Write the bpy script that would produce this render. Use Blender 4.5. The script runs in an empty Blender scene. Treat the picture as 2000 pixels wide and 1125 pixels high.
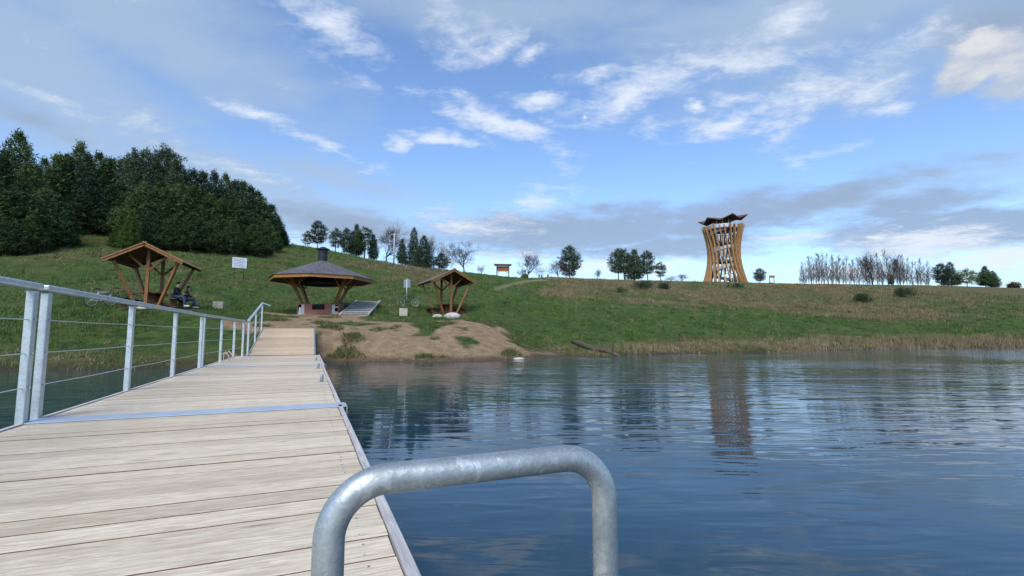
import bpy, math, random
import numpy as np
from mathutils import Vector, Matrix, Euler

random.seed(7)
RNG = np.random.default_rng(7)
S = bpy.context.scene
COL = S.collection
R = math.radians

# ------------------------------------------------------------------ camera
FPX = 950.0                      # focal length in pixels of the 2000 px wide photograph
PITCH = R(5.32)
cam_d = bpy.data.cameras.new('camera')
cam = bpy.data.objects.new('camera', cam_d); COL.objects.link(cam)
cam_d.sensor_width = 36.0
cam_d.lens = 36.0 * FPX / 2000.0
cam_d.clip_start = 0.05
cam_d.clip_end = 6000
cam.location = (0, 0, 0)
cam.rotation_euler = (R(90) + PITCH, 0, 0)
S.camera = cam

S.view_settings.view_transform = 'Standard'
S.view_settings.look = 'None'
S.view_settings.exposure = 0.85
S.view_settings.gamma = 1.0
S.view_settings.use_curve_mapping = False

SUN_EL, SUN_AZ = R(48), R(190)   # behind the camera, a little to the left

CP, SP = math.cos(PITCH), math.sin(PITCH)
def ray(u, v):                   # direction through a point of the photograph
    a = (u - 1000.0) / FPX; b = (562.5 - v) / FPX
    return np.array([a, CP - b * SP, SP + b * CP])
def at(u, v, y):                 # the point of that ray at distance y ahead
    d = ray(u, v)
    return Vector(d * (y / d[1]))
def azel(u, v):
    d = ray(u, v); d = d / np.linalg.norm(d)
    return math.atan2(d[0], d[1]), math.asin(d[2])

# ------------------------------------------------------------------ world
world = bpy.data.worlds.new('World'); S.world = world
world.use_nodes = True
class NT:
    def __init__(self, tree): self.t = tree; self.n = tree.nodes; self.l = tree.links
    def new(self, kind, **kw):
        n = self.n.new(kind)
        for k, val in kw.items(): setattr(n, k, val)
        return n
    def put(self, sock, val):
        if isinstance(val, bpy.types.NodeSocket): self.l.new(val, sock)
        elif val is not None: sock.default_value = val
    def math(self, op, a, b=None, c=None, clamp=False):
        n = self.new('ShaderNodeMath', operation=op, use_clamp=clamp)
        for i, x in enumerate((a, b, c)):
            if x is not None: self.put(n.inputs[i], x)
        return n.outputs[0]
    def vmath(self, op, a, b=None):
        n = self.new('ShaderNodeVectorMath', operation=op)
        self.put(n.inputs[0], a)
        if b is not None: self.put(n.inputs[1], b)
        return n.outputs['Value'] if op in ('LENGTH', 'DOT_PRODUCT') else n.outputs[0]
    def noise(self, vec, scale, detail=5, rough=.55, dist=0.0, lac=2.0):
        n = self.new('ShaderNodeTexNoise')
        self.put(n.inputs['Vector'], vec)
        n.inputs['Scale'].default_value = scale; n.inputs['Detail'].default_value = detail
        n.inputs['Roughness'].default_value = rough; n.inputs['Distortion'].default_value = dist
        n.inputs['Lacunarity'].default_value = lac
        return n.outputs['Fac'], n.outputs['Color']
    def ramp(self, x, lo, hi, a=0.0, b=1.0, smooth=True):
        n = self.new('ShaderNodeMapRange', interpolation_type='SMOOTHSTEP' if smooth else 'LINEAR')
        self.put(n.inputs['Value'], x)
        n.inputs['From Min'].default_value = lo; n.inputs['From Max'].default_value = hi
        n.inputs['To Min'].default_value = a; n.inputs['To Max'].default_value = b
        return n.outputs[0]
    def mix(self, f, a, b, mode='MIX'):
        n = self.new('ShaderNodeMix', data_type='RGBA', blend_type=mode)
        self.put(n.inputs['Factor'], f)
        for s, x in ((n.inputs['A'], a), (n.inputs['B'], b)):
            if isinstance(x, tuple) and len(x) == 3: x = x + (1,)
            self.put(s, x) if False else None
        ia = [i for i in n.inputs if i.identifier == 'A_Color'][0]
        ib = [i for i in n.inputs if i.identifier == 'B_Color'][0]
        self.put(ia, a + (1,) if isinstance(a, tuple) and len(a) == 3 else a)
        self.put(ib, b + (1,) if isinstance(b, tuple) and len(b) == 3 else b)
        return [o for o in n.outputs if o.identifier == 'Result_Color'][0]
    def mapping(self, vec, loc=(0,0,0), rot=(0,0,0), scale=(1,1,1), kind='POINT'):
        n = self.new('ShaderNodeMapping', vector_type=kind)
        self.put(n.inputs['Vector'], vec)
        n.inputs['Location'].default_value = loc; n.inputs['Rotation'].default_value = rot
        n.inputs['Scale'].default_value = scale
        return n.outputs[0]

# cloud patches: u, v, half width, half height, tilt (deg, down to the right), amount
WHITE = [(985,248,135,24,16,1.0),(925,212,50,26,25,.75),(880,273,85,17,4,.95),(630,286,120,15,16,.68),(505,217,75,15,4,.85),
 (650,40,130,75,25,.7),(900,50,95,80,40,.62),(985,82,70,32,-20,.75),(1045,98,36,26,-10,.8),
 (1410,122,150,38,10,.85),(1150,148,90,22,4,.6),(1250,186,190,42,-10,.85),(1050,196,70,20,3,.85),(1352,217,18,13,0,1.1),
 (1560,195,230,60,-8,.75),(1700,170,120,35,-8,.6),(1440,197,70,20,8,.8),(1752,206,55,17,0,.85),(1405,252,90,28,-14,.85),
 (1260,262,50,40,-20,.45),(773,285,22,22,0,.7),
 (1640,300,150,18,-5,.45),(1540,45,90,40,-15,.55),
 (1790,476,160,30,4,1.0),(1960,503,120,30,4,1.0),(1535,468,90,16,-3,.85),(1690,462,80,16,-6,.8),(1000,505,170,30,0,.6),(1180,522,260,22,2,.75),
 (1640,532,260,18,2,.7),(920,440,120,26,4,.7),(1060,395,90,46,-20,.6),(420,300,170,24,14,.5),(120,205,130,26,10,.55),(700,140,120,30,10,.35),(600,470,120,30,4,.55),(1142,229,5,5,0,1.4)]
CUMUL = [(1925,128,120,62,0,1.25),(1985,105,90,50,0,1.1),(2000,170,110,60,0,.8),(1880,160,50,30,0,.5)]
VEIL = [(300,60,520,170,8,.75),(1000,20,760,80,2,.7),(1720,130,420,110,-3,.65),(250,330,300,70,14,.8),(1600,20,620,120,4,.9),(60,130,520,190,10,.85),(120,215,260,60,12,.7),(430,330,420,75,14,.8),(640,340,240,40,12,.6),(640,430,280,60,8,.9),(420,320,380,60,14,.9),(1000,440,260,40,0,.6),(160,260,300,70,12,.8),
 (1900,60,220,130,0,.9),(1250,60,420,110,0,.45),(1500,170,420,90,-4,.5),(1650,395,520,40,-5,.55),]
GREY = [(700,440,220,34,6,.6),(960,440,200,34,0,.6),(1150,452,300,46,-3,.95),(1620,390,260,40,-8,.7),(1430,425,220,52,-4,.9),(1790,405,190,34,-4,.85),(1830,448,320,40,3,1.0),(1260,480,330,34,0,.8),
 (1000,470,160,30,0,.55),(1960,60,170,120,0,.7),(60,230,200,36,10,.5)]
def build_world():
    t = NT(world.node_tree); t.n.clear()
    out = t.new('ShaderNodeOutputWorld'); bg = t.new('ShaderNodeBackground')
    sky = t.new('ShaderNodeTexSky', sky_type='NISHITA', sun_disc=False)
    sky.sun_elevation = SUN_EL; sky.sun_rotation = SUN_AZ
    sky.air_density = 1.0; sky.dust_density = 0.6; sky.ozone_density = 2.2
    d = t.new('ShaderNodeTexCoord').outputs['Generated']
    sep = t.new('ShaderNodeSeparateXYZ'); t.l.new(d, sep.inputs[0])
    az = t.math('ARCTAN2', sep.outputs[0], sep.outputs[1]); el = t.math('ARCSINE', sep.outputs[2])
    cmb = t.new('ShaderNodeCombineXYZ'); t.l.new(az, cmb.inputs[0]); t.l.new(el, cmb.inputs[1])
    q = cmb.outputs[0]
    # clouds lie on a flat layer high up, so they crowd together towards the horizon
    hz = t.math('ADD', t.math('MAXIMUM', sep.outputs[2], 0.0), 0.16)
    fl = t.vmath('DIVIDE', d, None); dn = fl.node
    cz = t.new('ShaderNodeCombineXYZ')
    for i in range(3): t.l.new(hz, cz.inputs[i])
    t.l.new(cz.outputs[0], dn.inputs[1])
    flat = fl
    _, w1 = t.noise(flat, 1.7, 4, .5)
    _, w2 = t.noise(flat, 7.0, 4, .6)
    warp = t.vmath('ADD', t.vmath('MULTIPLY', t.vmath('SUBTRACT', w1, (.5,.5,.5)), (.10,.055,0)),
                   t.vmath('MULTIPLY', t.vmath('SUBTRACT', w2, (.5,.5,.5)), (.055,.035,0)))
    qw = t.vmath('ADD', q, warp)
    def patches(lst, grow=1.0):
        tot = None
        for (u, v, ru, rv, ang, amt) in lst:
            a0, e0 = azel(u, v)
            rx = abs(azel(u + ru, v)[0] - azel(u - ru, v)[0]) / 2
            ry = abs(azel(u, v + rv)[1] - azel(u, v - rv)[1]) / 2
            m = t.mapping(qw if ru > 6 else q, (a0, e0, 0), (0, 0, -R(ang)), (rx * (grow if ru > 6 else 1), ry * (grow if ru > 6 else 1), 1), 'TEXTURE')
            x = t.math('MULTIPLY', t.math('SUBTRACT', 1.0, t.vmath('LENGTH', m), clamp=True), amt)
            tot = x if tot is None else t.math('MAXIMUM', tot, x)
        return tot
    mp = t.mapping(flat, rot=(0, 0, R(25)), scale=(.8, 1.5, 1))
    f1, _ = t.noise(mp, 3.2, 9, .62, .5)
    f2, _ = t.noise(t.mapping(flat, (3.1, 1.7, 0), (0, 0, R(-20)), (.6, 1.2, 1)), 1.6, 7, .58, .3)
    f3, _ = t.noise(t.mapping(flat, (7.1, 4.7, 0)), 8.0, 7, .6, .2)
    f4 = t.math('ADD', t.math('MULTIPLY', f2, .4), t.math('ADD', t.math('MULTIPLY', f1, .35), t.math('MULTIPLY', f3, .25)))
    def mask(lst, nz, amp, lo, hi, grow=1.0):
        dens = t.math('ADD', patches(lst, grow), t.math('MULTIPLY', t.math('SUBTRACT', nz, .5), amp))
        return t.ramp(dens, lo, hi)
    f5, _ = t.noise(t.mapping(flat, (2.2, 9.1, 0), (0, 0, R(15)), (1, 1.5, 1)), 17, 6, .66, .6)
    fw = t.math('ADD', t.math('MULTIPLY', f1, .42), t.math('ADD', t.math('MULTIPLY', f3, .33), t.math('MULTIPLY', f5, .25)))
    mw = mask(WHITE, fw, 3.0, .18, .98, 1.6)
    mc = mask(CUMUL, fw, 1.6, .22, .62, 1.3)
    mv = mask(VEIL, f4, 1.6, .02, .72, 1.3)
    mg = mask(GREY, f4, 1.7, .12, .62, 1.5)
    low = t.ramp(el, .06, .17, 1.0, 0.0)
    K = 1.0
    c = t.mix(1.0, sky.outputs[0], (SKY_TINT[0], SKY_TINT[1], SKY_TINT[2]), 'MULTIPLY')
    c = t.mix(t.math('MULTIPLY', low, .35), c, tuple(x * K for x in C_LOW))
    c = t.mix(t.math('MULTIPLY', mv, .8), c, tuple(x * K for x in C_VEIL))
    c = t.mix(t.math('MULTIPLY', mg, .85), c, tuple(x * K for x in C_GREY))
    c = t.mix(t.math('MULTIPLY', mw, .88), c, tuple(x * K for x in C_WHITE))
    shade = t.mix(t.ramp(t.math('ADD', t.math('MULTIPLY', f3, .8), t.math('MULTIPLY', el, 1.2)), .80, 1.06), tuple(x * K for x in C_CSH), tuple(x * K for x in C_CUM))
    c = t.mix(t.math('MULTIPLY', mc, .92), c, shade)
    t.l.new(c, bg.inputs['Color']); bg.inputs['Strength'].default_value = SKY_STR
    t.l.new(bg.outputs[0], out.inputs['Surface'])
SKY_STR = 0.12
SKY_TINT = (.86, .95, 1.06)
C_LOW = (2.1, 2.9, 4.0)
C_VEIL = (1.95, 2.55, 3.4)
C_GREY = (1.5, 1.95, 2.75)
C_WHITE = (3.9, 4.2, 4.7)
C_CUM = (3.7, 3.75, 3.8)
C_CSH = (2.4, 2.7, 3.3)
build_world()
world.cycles.sampling_method = 'MANUAL'; world.cycles.sample_map_resolution = 512

# ------------------------------------------------------------------ sun (veiled by cloud)
sun_d = bpy.data.lights.new('sun', 'SUN'); sun = bpy.data.objects.new('sun', sun_d); COL.objects.link(sun)
sun_d.energy = 2.0; sun_d.angle = R(34); sun_d.color = (1.0, .93, .82)
sv = Vector((math.sin(SUN_AZ) * math.cos(SUN_EL), math.cos(SUN_AZ) * math.cos(SUN_EL), math.sin(SUN_EL)))
sun.rotation_euler = sv.to_track_quat('Z', 'Y').to_euler()

# ------------------------------------------------------------------ materials
MATS = {}
def material(name):
    m = bpy.data.materials.new(name); m.use_nodes = True
    t = NT(m.node_tree); b = [n for n in t.n if n.type == 'BSDF_PRINCIPLED'][0]
    MATS[name] = m
    return m, t, b
def bump(t, b, h, dist=.01, strength=1.0):
    n = t.new('ShaderNodeBump'); n.inputs['Strength'].default_value = strength; n.inputs['Distance'].default_value = dist
    t.put(n.inputs['Height'], h); t.l.new(n.outputs[0], b.inputs['Normal'])
def simple(name, col, rough=.7, metal=0.0, var=.25, scale=6.0, bmp=.004, spec=.3):
    m, t, b = material(name)
    o = t.new('ShaderNodeTexCoord').outputs['Object']
    f, _ = t.noise(o, scale, 6, .6)
    dark = tuple(c * (1 - var) for c in col); lite = tuple(min(1, c * (1 + var)) for c in col)
    t.l.new(t.mix(t.ramp(f, .3, .7), dark, lite), b.inputs['Base Color'])
    b.inputs['Roughness'].default_value = rough; b.inputs['Metallic'].default_value = metal
    b.inputs['Specular IOR Level'].default_value = spec
    if bmp: bump(t, b, f, bmp)
    return m
def wood(name, c1, c2, scale=(3, 3, 3), rough=.6, rnd=.3):
    m, t, b = material(name)
    o = t.new('ShaderNodeTexCoord').outputs['Object']
    f, _ = t.noise(t.mapping(o, scale=scale), 3.0, 6, .65, .6)
    g, _ = t.noise(o, 1.2, 3)
    r = t.new('ShaderNodeNewGeometry').outputs['Random Per Island']
    c = t.mix(t.ramp(f, .3, .7), c1, c2)
    c = t.mix(1.0, c, t.mix(t.math('ADD', t.math('MULTIPLY', r, .7), t.math('MULTIPLY', g, .3)), (1 - rnd,) * 3, (1 + rnd,) * 3), 'MULTIPLY')
    t.l.new(c, b.inputs['Base Color']); b.inputs['Roughness'].default_value = rough
    b.inputs['Specular IOR Level'].default_value = .25
    bump(t, b, f, .004)
    return m

def planks_mat(name, tint):
    m, t, b = material(name)
    o = t.new('ShaderNodeTexCoord').outputs['Object']
    r = t.new('ShaderNodeNewGeometry').outputs['Random Per Island']
    off = t.new('ShaderNodeCombineXYZ'); t.l.new(t.math('MULTIPLY', r, 40.0), off.inputs[0]); t.l.new(t.math('MULTIPLY', r, 17.0), off.inputs[2])
    p = t.vmath('ADD', o, off.outputs[0])
    grain, _ = t.noise(t.mapping(p, scale=(3.0, 30, 30)), 2.2, 8, .62, .9)
    streak, _ = t.noise(t.mapping(p, scale=(.9, 11, 11)), 2.0, 5, .6, .5)
    blot, _ = t.noise(t.mapping(p, scale=(1.2, 4.5, 4.5)), 2.6, 4, .6, 1.2)
    knots = t.new('ShaderNodeTexVoronoi'); t.l.new(t.mapping(p, scale=(1.5, 7, 7)), knots.inputs['Vector']); knots.inputs['Scale'].default_value = 1.0
    kn = t.ramp(knots.outputs['Distance'], .02, .16, 1.0, 0.0)
    c = t.mix(t.ramp(grain, .28, .72), (.44, .37, .285), (.70, .62, .51))
    c = t.mix(t.math('MULTIPLY', t.ramp(streak, .5, .75), .42), c, (.42, .345, .27))
    c = t.mix(t.math('MULTIPLY', t.ramp(blot, .52, .75), .5), c, (.73, .675, .60))
    c = t.mix(t.math('MULTIPLY', t.ramp(blot, .48, .28), .35), c, (.40, .355, .31))
    c = t.mix(t.math('MULTIPLY', kn, .6), c, (.19, .15, .11))
    c = t.mix(1.0, c, t.mix(r, (.84, .81, .77), (1.07, 1.06, 1.05)), 'MULTIPLY')
    c = t.mix(1.0, c, tint, 'MULTIPLY')
    t.l.new(c, b.inputs['Base Color']); b.inputs['Roughness'].default_value = .75
    b.inputs['Specular IOR Level'].default_value = .25
    bump(t, b, t.math('ADD', grain, t.math('MULTIPLY', streak, .6)), .006)
    return m
def galv_mat(name, c1, c2):
    m, t, b = material(name)
    o = t.new('ShaderNodeTexCoord').outputs['Object']
    v = t.new('ShaderNodeTexVoronoi'); t.l.new(o, v.inputs['Vector']); v.inputs['Scale'].default_value = 190
    f, _ = t.noise(o, 9, 7, .65); g, _ = t.noise(t.mapping(o, scale=(1, 1, .45), rot=(.5, .3, 0)), 28, 3, .5, .8)
    s = t.new('ShaderNodeSeparateColor'); t.l.new(v.outputs['Color'], s.inputs[0])
    k = t.math('ADD', t.math('MULTIPLY', s.outputs[0], .16), t.math('MULTIPLY', f, .84))
    c = t.mix(t.ramp(k, .3, .7), c1, c2)
    sc = t.math('MULTIPLY', t.ramp(g, .61, .68), .42)
    c = t.mix(sc, c, (.66, .70, .70))
    t.l.new(c, b.inputs['Base Color']); b.inputs['Metallic'].default_value = .72
    t.l.new(t.ramp(k, .3, .7, .58, .42), b.inputs['Roughness'])
    f4, _ = t.noise(o, 55, 5, .6)
    bump(t, b, t.math('ADD', f4, t.math('MULTIPLY', sc, .6)), .0010)
    return m
def shingle_mat(name, c1, c2, c3):
    m, t, b = material(name)
    o = t.new('ShaderNodeTexCoord').outputs['Object']
    sp = t.new('ShaderNodeSeparateXYZ'); t.l.new(o, sp.inputs[0])
    cb = t.new('ShaderNodeCombineXYZ'); t.l.new(t.math('ADD', sp.outputs[0], sp.outputs[1]), cb.inputs[0])
    t.l.new(t.math('MULTIPLY', sp.outputs[2], 2.0), cb.inputs[1])
    br = t.new('ShaderNodeTexBrick'); t.l.new(cb.outputs[0], br.inputs['Vector'])
    br.inputs['Scale'].default_value = 1.0; br.inputs['Brick Width'].default_value = .32; br.inputs['Row Height'].default_value = .20
    br.inputs['Mortar Size'].default_value = .012
    br.inputs['Color1'].default_value = c1 + (1,); br.inputs['Color2'].default_value = c2 + (1,); br.inputs['Mortar'].default_value = c3 + (1,)
    f, _ = t.noise(o, 5, 5, .6)
    c = t.mix(1.0, br.outputs['Color'], t.mix(f, (.65, .65, .65), (1.3, 1.3, 1.35)), 'MULTIPLY')
    t.l.new(c, b.inputs['Base Color']); b.inputs['Roughness'].default_value = .85
    bump(t, b, br.outputs['Fac'], .01, -1)
    return m
def brick_mat():
    m, t, b = material('red_brick')
    o = t.new('ShaderNodeTexCoord').outputs['Object']
    sp = t.new('ShaderNodeSeparateXYZ'); t.l.new(o, sp.inputs[0])
    cb = t.new('ShaderNodeCombineXYZ'); t.l.new(t.math('ADD', sp.outputs[0], sp.outputs[1]), cb.inputs[0]); t.l.new(sp.outputs[2], cb.inputs[1])
    br = t.new('ShaderNodeTexBrick'); t.l.new(cb.outputs[0], br.inputs['Vector'])
    br.inputs['Scale'].default_value = 1.0; br.inputs['Brick Width'].default_value = .26; br.inputs['Row Height'].default_value = .085
    br.inputs['Mortar Size'].default_value = .008
    br.inputs['Color1'].default_value = (.30, .085, .05, 1); br.inputs['Color2'].default_value = (.22, .06, .04, 1); br.inputs['Mortar'].default_value = (.36, .25, .2, 1)
    t.l.new(br.outputs['Color'], b.inputs['Base Color']); b.inputs['Roughness'].default_value = .85
    bump(t, b, br.outputs['Fac'], .006, -1)
    return m
def foliage_mat(name, c1, c2, c3=None, rough=.75):
    m, t, b = material(name)
    r = t.new('ShaderNodeNewGeometry').outputs['Random Per Island']
    o = t.new('ShaderNodeTexCoord').outputs['Object']
    oi = t.new('ShaderNodeObjectInfo').outputs['Random']
    f, _ = t.noise(o, .55, 3, .5)
    c = t.mix(t.math('ADD', t.math('MULTIPLY', r, .5), t.math('MULTIPLY', t.ramp(f, .35, .65), .5)), c1, c2)
    if c3: c = t.mix(t.ramp(r, .9, .95), c, c3)
    c = t.mix(1.0, c, t.mix(oi, (.62, .70, .76), (1.30, 1.22, 1.14)), 'MULTIPLY')
    t.l.new(c, b.inputs['Base Color']); b.inputs['Roughness'].default_value = rough
    b.inputs['Specular IOR Level'].default_value = .15
    return m
def bark_mat(name, c1, c2):
    return wood(name, c1, c2, (5, 5, 1.2), .9, .2)

def vcol_mat(name, rough=.85):
    m, t, b = material(name)
    at_ = t.new('ShaderNodeAttribute', attribute_name='tint')
    t.l.new(at_.outputs['Color'], b.inputs['Base Color']); b.inputs['Roughness'].default_value = rough
    b.inputs['Specular IOR Level'].default_value = .12
    return m

M_DECK = planks_mat('weathered_deck', (.99, 1.0, .955)); M_RAMP = planks_mat('sandy_deck', (.90, .80, .68)); M_GALV = galv_mat('galvanised_tube', (.27, .31, .32), (.46, .515, .53)); M_GALVP = galv_mat('galvanised_post', (.42, .48, .49), (.64, .70, .71))
M_STRIP = simple('zinc_strip', (.36, .43, .51), .65, .2, .08, 5, .001)
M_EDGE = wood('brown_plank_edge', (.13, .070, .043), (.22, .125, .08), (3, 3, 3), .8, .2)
M_FASCIA = wood('grey_edge_board', (.34, .335, .33), (.54, .53, .515), (14, 1.2, 14), .75, .12)
M_FLOAT = simple('grey_plastic_float', (.05, .055, .055), .6)
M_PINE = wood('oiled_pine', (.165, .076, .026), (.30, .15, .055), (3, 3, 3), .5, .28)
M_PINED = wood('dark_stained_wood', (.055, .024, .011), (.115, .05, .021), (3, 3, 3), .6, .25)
M_FASC2 = wood('orange_fascia_wood', (.27, .12, .038), (.40, .19, .068), (3, 3, 3), .5, .2)
M_GREYSH = shingle_mat('grey_shingles', (.075, .076, .085), (.125, .112, .12), (.035, .035, .04))
M_BRSH = shingle_mat('brown_shingles', (.12, .088, .065), (.18, .135, .10), (.05, .04, .03))
M_BRICK = brick_mat()
M_DARKM = simple('black_metal', (.025, .03, .034), .5, .3, .3)
M_WHITE = simple('white_board', (.62, .66, .70), .5, 0, .05, 4, 0)
M_TILE = simple('pale_grey_panel', (.45, .45, .43), .6, 0, .15, 8, .001)
M_CONC = simple('weathered_concrete', (.40, .36, .30), .9, 0, .25, 9, .01)
M_STEP = simple('grey_concrete_step', (.40, .39, .365), .9, 0, .25, 9, .01)
M_KERB = simple('pale_kerb', (.36, .37, .33), .9, 0, .15, 9, .006)
M_PEB = simple('brown_pebble', (.24, .19, .14), .9, 0, .3, 3, 0)
M_STONE = simple('pale_boulder', (.42, .40, .36), .9, 0, .2, 3, .03)
M_TOWERW = wood('tower_glulam', (.25, .135, .052), (.44, .27, .12), (1, 1, .4), .55, .3)
M_TROOF = wood('tower_roof_boards', (.075, .04, .028), (.14, .075, .05), (1, 1, 1), .6, .35)
M_STEEL = simple('pale_steel', (.55, .57, .60), .45, .3, .12, 3, 0)
M_STEELD = simple('dark_steel', (.10, .105, .12), .5, .3, .2, 3, 0)
M_LOG = bark_mat('dead_log', (.035, .028, .022), (.13, .11, .09))
M_BARK = bark_mat('grey_bark', (.035, .029, .025), (.08, .067, .057))
M_PBARK = bark_mat('pine_bark', (.085, .055, .038), (.17, .11, .075))
M_BIRCH = bark_mat('pale_bark', (.075, .064, .060), (.16, .14, .128))
M_BTWIG = bark_mat('birch_twig', (.080, .060, .050), (.14, .108, .090))
M_TWIG = bark_mat('twig_bark', (.034, .027, .025), (.065, .053, .050))
M_NEEDLE = foliage_mat('dark_needles', (.028, .056, .021), (.080, .128, .046))
M_NEEDLB = foliage_mat('blue_needles', (.026, .052, .030), (.070, .110, .060))
M_NEEDLY = foliage_mat('young_needles', (.035, .075, .016), (.07, .125, .028))
M_SHRUB = foliage_mat('shrub_leaves', (.034, .058, .024), (.075, .105, .045), (.12, .10, .06))
M_LEAF = foliage_mat('fresh_leaves', (.07, .10, .028), (.13, .165, .055))
M_DRYB = foliage_mat('dry_brush', (.11, .085, .05), (.19, .15, .09))
M_RUST = foliage_mat('budding_twigs', (.09, .065, .045), (.15, .115, .08))
M_SKIN = simple('skin', (.50, .30, .22), .5, 0, .06, 8, 0)
M_HAIR = simple('dark_hair', (.02, .015, .012), .6, 0, .2, 20, 0)
M_HAIRB = simple('brown_hair', (.07, .035, .02), .6, 0, .2, 20, 0)
M_BLACKC = simple('black_cloth', (.014, .015, .02), .85, 0, .2, 10, 0)
M_WINE = simple('dark_red_cloth', (.06, .02, .025), .85, 0, .2, 10, 0)
M_JEAN = simple('blue_jeans', (.035, .06, .14), .85, 0, .25, 12, 0)
M_SHOE = simple('white_shoe', (.6, .58, .55), .7, 0, .1, 10, 0)
M_RUBB = simple('black_rubber', (.015, .015, .016), .7, 0, .1, 10, 0)
M_BIKEW = simple('white_bike_paint', (.6, .62, .63), .35, 0, .05, 10, 0)
M_BIKEB = simple('black_bike_paint', (.02, .021, .025), .35, 0, .1, 10, 0)
M_WIRE = simple('steel_cable', (.50, .53, .55), .4, .5, .05, 10, 0)
M_SIGNB = simple('sign_back_grey', (.22, .26, .28), .5, .3, .08, 3, 0)
M_POLEW = simple('grey_pole', (.42, .43, .44), .7, 0, .1, 3, 0)
M_INK = simple('blue_print', (.20, .29, .48), .6, 0, .2, 14, 0)
M_PINKW = wood('bare_pink_pipe', (.42, .31, .25), (.54, .43, .37), (2, 2, 2), .45, .1)
M_ORANGEB = wood('red_brown_boards', (.22, .085, .035), (.33, .14, .06), (.6, 4, 4), .65, .2)

# ------------------------------------------------------------------ mesh helpers
class MB:
    def __init__(self): self.v = []; self.f = []
    def add(self, vs, fs):
        o = len(self.v); self.v.extend([tuple(p) for p in vs]); self.f.extend([tuple(i + o for i in f) for f in fs])
        return self
    def box(self, c, s, rot=None):
        c = Vector(c); hx, hy, hz = s[0] / 2, s[1] / 2, s[2] / 2
        pts = [Vector((x, y, z)) for x in (-hx, hx) for y in (-hy, hy) for z in (-hz, hz)]
        if rot is not None: pts = [rot @ p for p in pts]
        return self.add([c + p for p in pts], [(0,1,3,2),(4,6,7,5),(0,4,5,1),(2,3,7,6),(0,2,6,4),(1,5,7,3)])
    def beam(self, p, q, w, h, up=(0,0,1)):
        p, q = Vector(p), Vector(q); d = (q - p); L = d.length; d.normalize()
        u = Vector(up)
        if abs(d.dot(u)) > .98: u = Vector((0, 1, 0))
        s = d.cross(u).normalized(); u = s.cross(d).normalized()
        rot = Matrix((s, d, u)).transposed()
        return self.box((p + q) / 2, (w, L, h), rot)
    def tube(self, pts, r, n=8, cap=True, up=None):
        pts = [Vector(p) for p in pts]; m = len(pts)
        rs = r if isinstance(r, (list, tuple)) else [r] * m
        vs, fs = [], []
        prev = None
        for i, p in enumerate(pts):
            d = (pts[min(i + 1, m - 1)] - pts[max(i - 1, 0)])
            if d.length < 1e-9: d = Vector((0, 0, 1))
            d.normalize()
            if prev is None:
                a = Vector(up) if up is not None else (Vector((0, 0, 1)) if abs(d.z) < .9 else Vector((1, 0, 0)))
                s = d.cross(a).normalized()
            else:
                s = (prev - d * prev.dot(d)).normalized()
            prev = s; t = d.cross(s)
            for k in range(n):
                an = 2 * math.pi * (k + .5) / n
                vs.append(p + (s * math.cos(an) + t * math.sin(an)) * rs[i])
        for i in range(m - 1):
            for k in range(n):
                k2 = (k + 1) % n
                fs.append((i * n + k, i * n + k2, (i + 1) * n + k2, (i + 1) * n + k))
        if cap: fs.append(tuple(range(n - 1, -1, -1))); fs.append(tuple((m - 1) * n + k for k in range(n)))
        return self.add(vs, fs)
    def ring(self, c, r, tr, axis='x', n=24, k=6):
        vs, fs = [], []
        for i in range(n):
            a = 2 * math.pi * i / n
            for j in range(k):
                b = 2 * math.pi * j / k
                rr = r + tr * math.cos(b); o = tr * math.sin(b)
                p = {'x': (o, rr * math.cos(a), rr * math.sin(a)), 'y': (rr * math.cos(a), o, rr * math.sin(a)), 'z': (rr * math.cos(a), rr * math.sin(a), o)}[axis]
                vs.append(Vector(c) + Vector(p))
        for i in range(n):
            for j in range(k):
                fs.append((i * k + j, ((i + 1) % n) * k + j, ((i + 1) % n) * k + (j + 1) % k, i * k + (j + 1) % k))
        return self.add(vs, fs)
    def ball(self, c, r, nu=12, nv=8, jit=0.0):
        vs, fs = [], []
        r = (r, r, r) if not isinstance(r, (tuple, list)) else r
        for j in range(nv + 1):
            ph = math.pi * j / nv
            for i in range(nu):
                a = 2 * math.pi * i / nu
                k = 1 + random.uniform(-jit, jit)
                vs.append(Vector(c) + Vector((r[0] * math.sin(ph) * math.cos(a) * k, r[1] * math.sin(ph) * math.sin(a) * k, r[2] * math.cos(ph) * (1 if j in (0, nv) else k))))
        for j in range(nv):
            for i in range(nu):
                i2 = (i + 1) % nu
                fs.append((j * nu + i, (j + 1) * nu + i, (j + 1) * nu + i2, j * nu + i2))
        return self.add(vs, fs)
    def build(self, name, mat, parent=None, smooth=False, bevel=0.0):
        me = bpy.data.meshes.new(name); me.from_pydata([tuple(p) for p in self.v], [], self.f); me.update()
        o = bpy.data.objects.new(name, me); COL.objects.link(o)
        if mat: me.materials.append(mat)
        if parent is not None: o.parent = parent
        if smooth: me.shade_smooth()
        if bevel:
            b = o.modifiers.new('bevel', 'BEVEL'); b.width = bevel; b.segments = 2; b.limit_method = 'ANGLE'; b.angle_limit = R(40)
        return o
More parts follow.
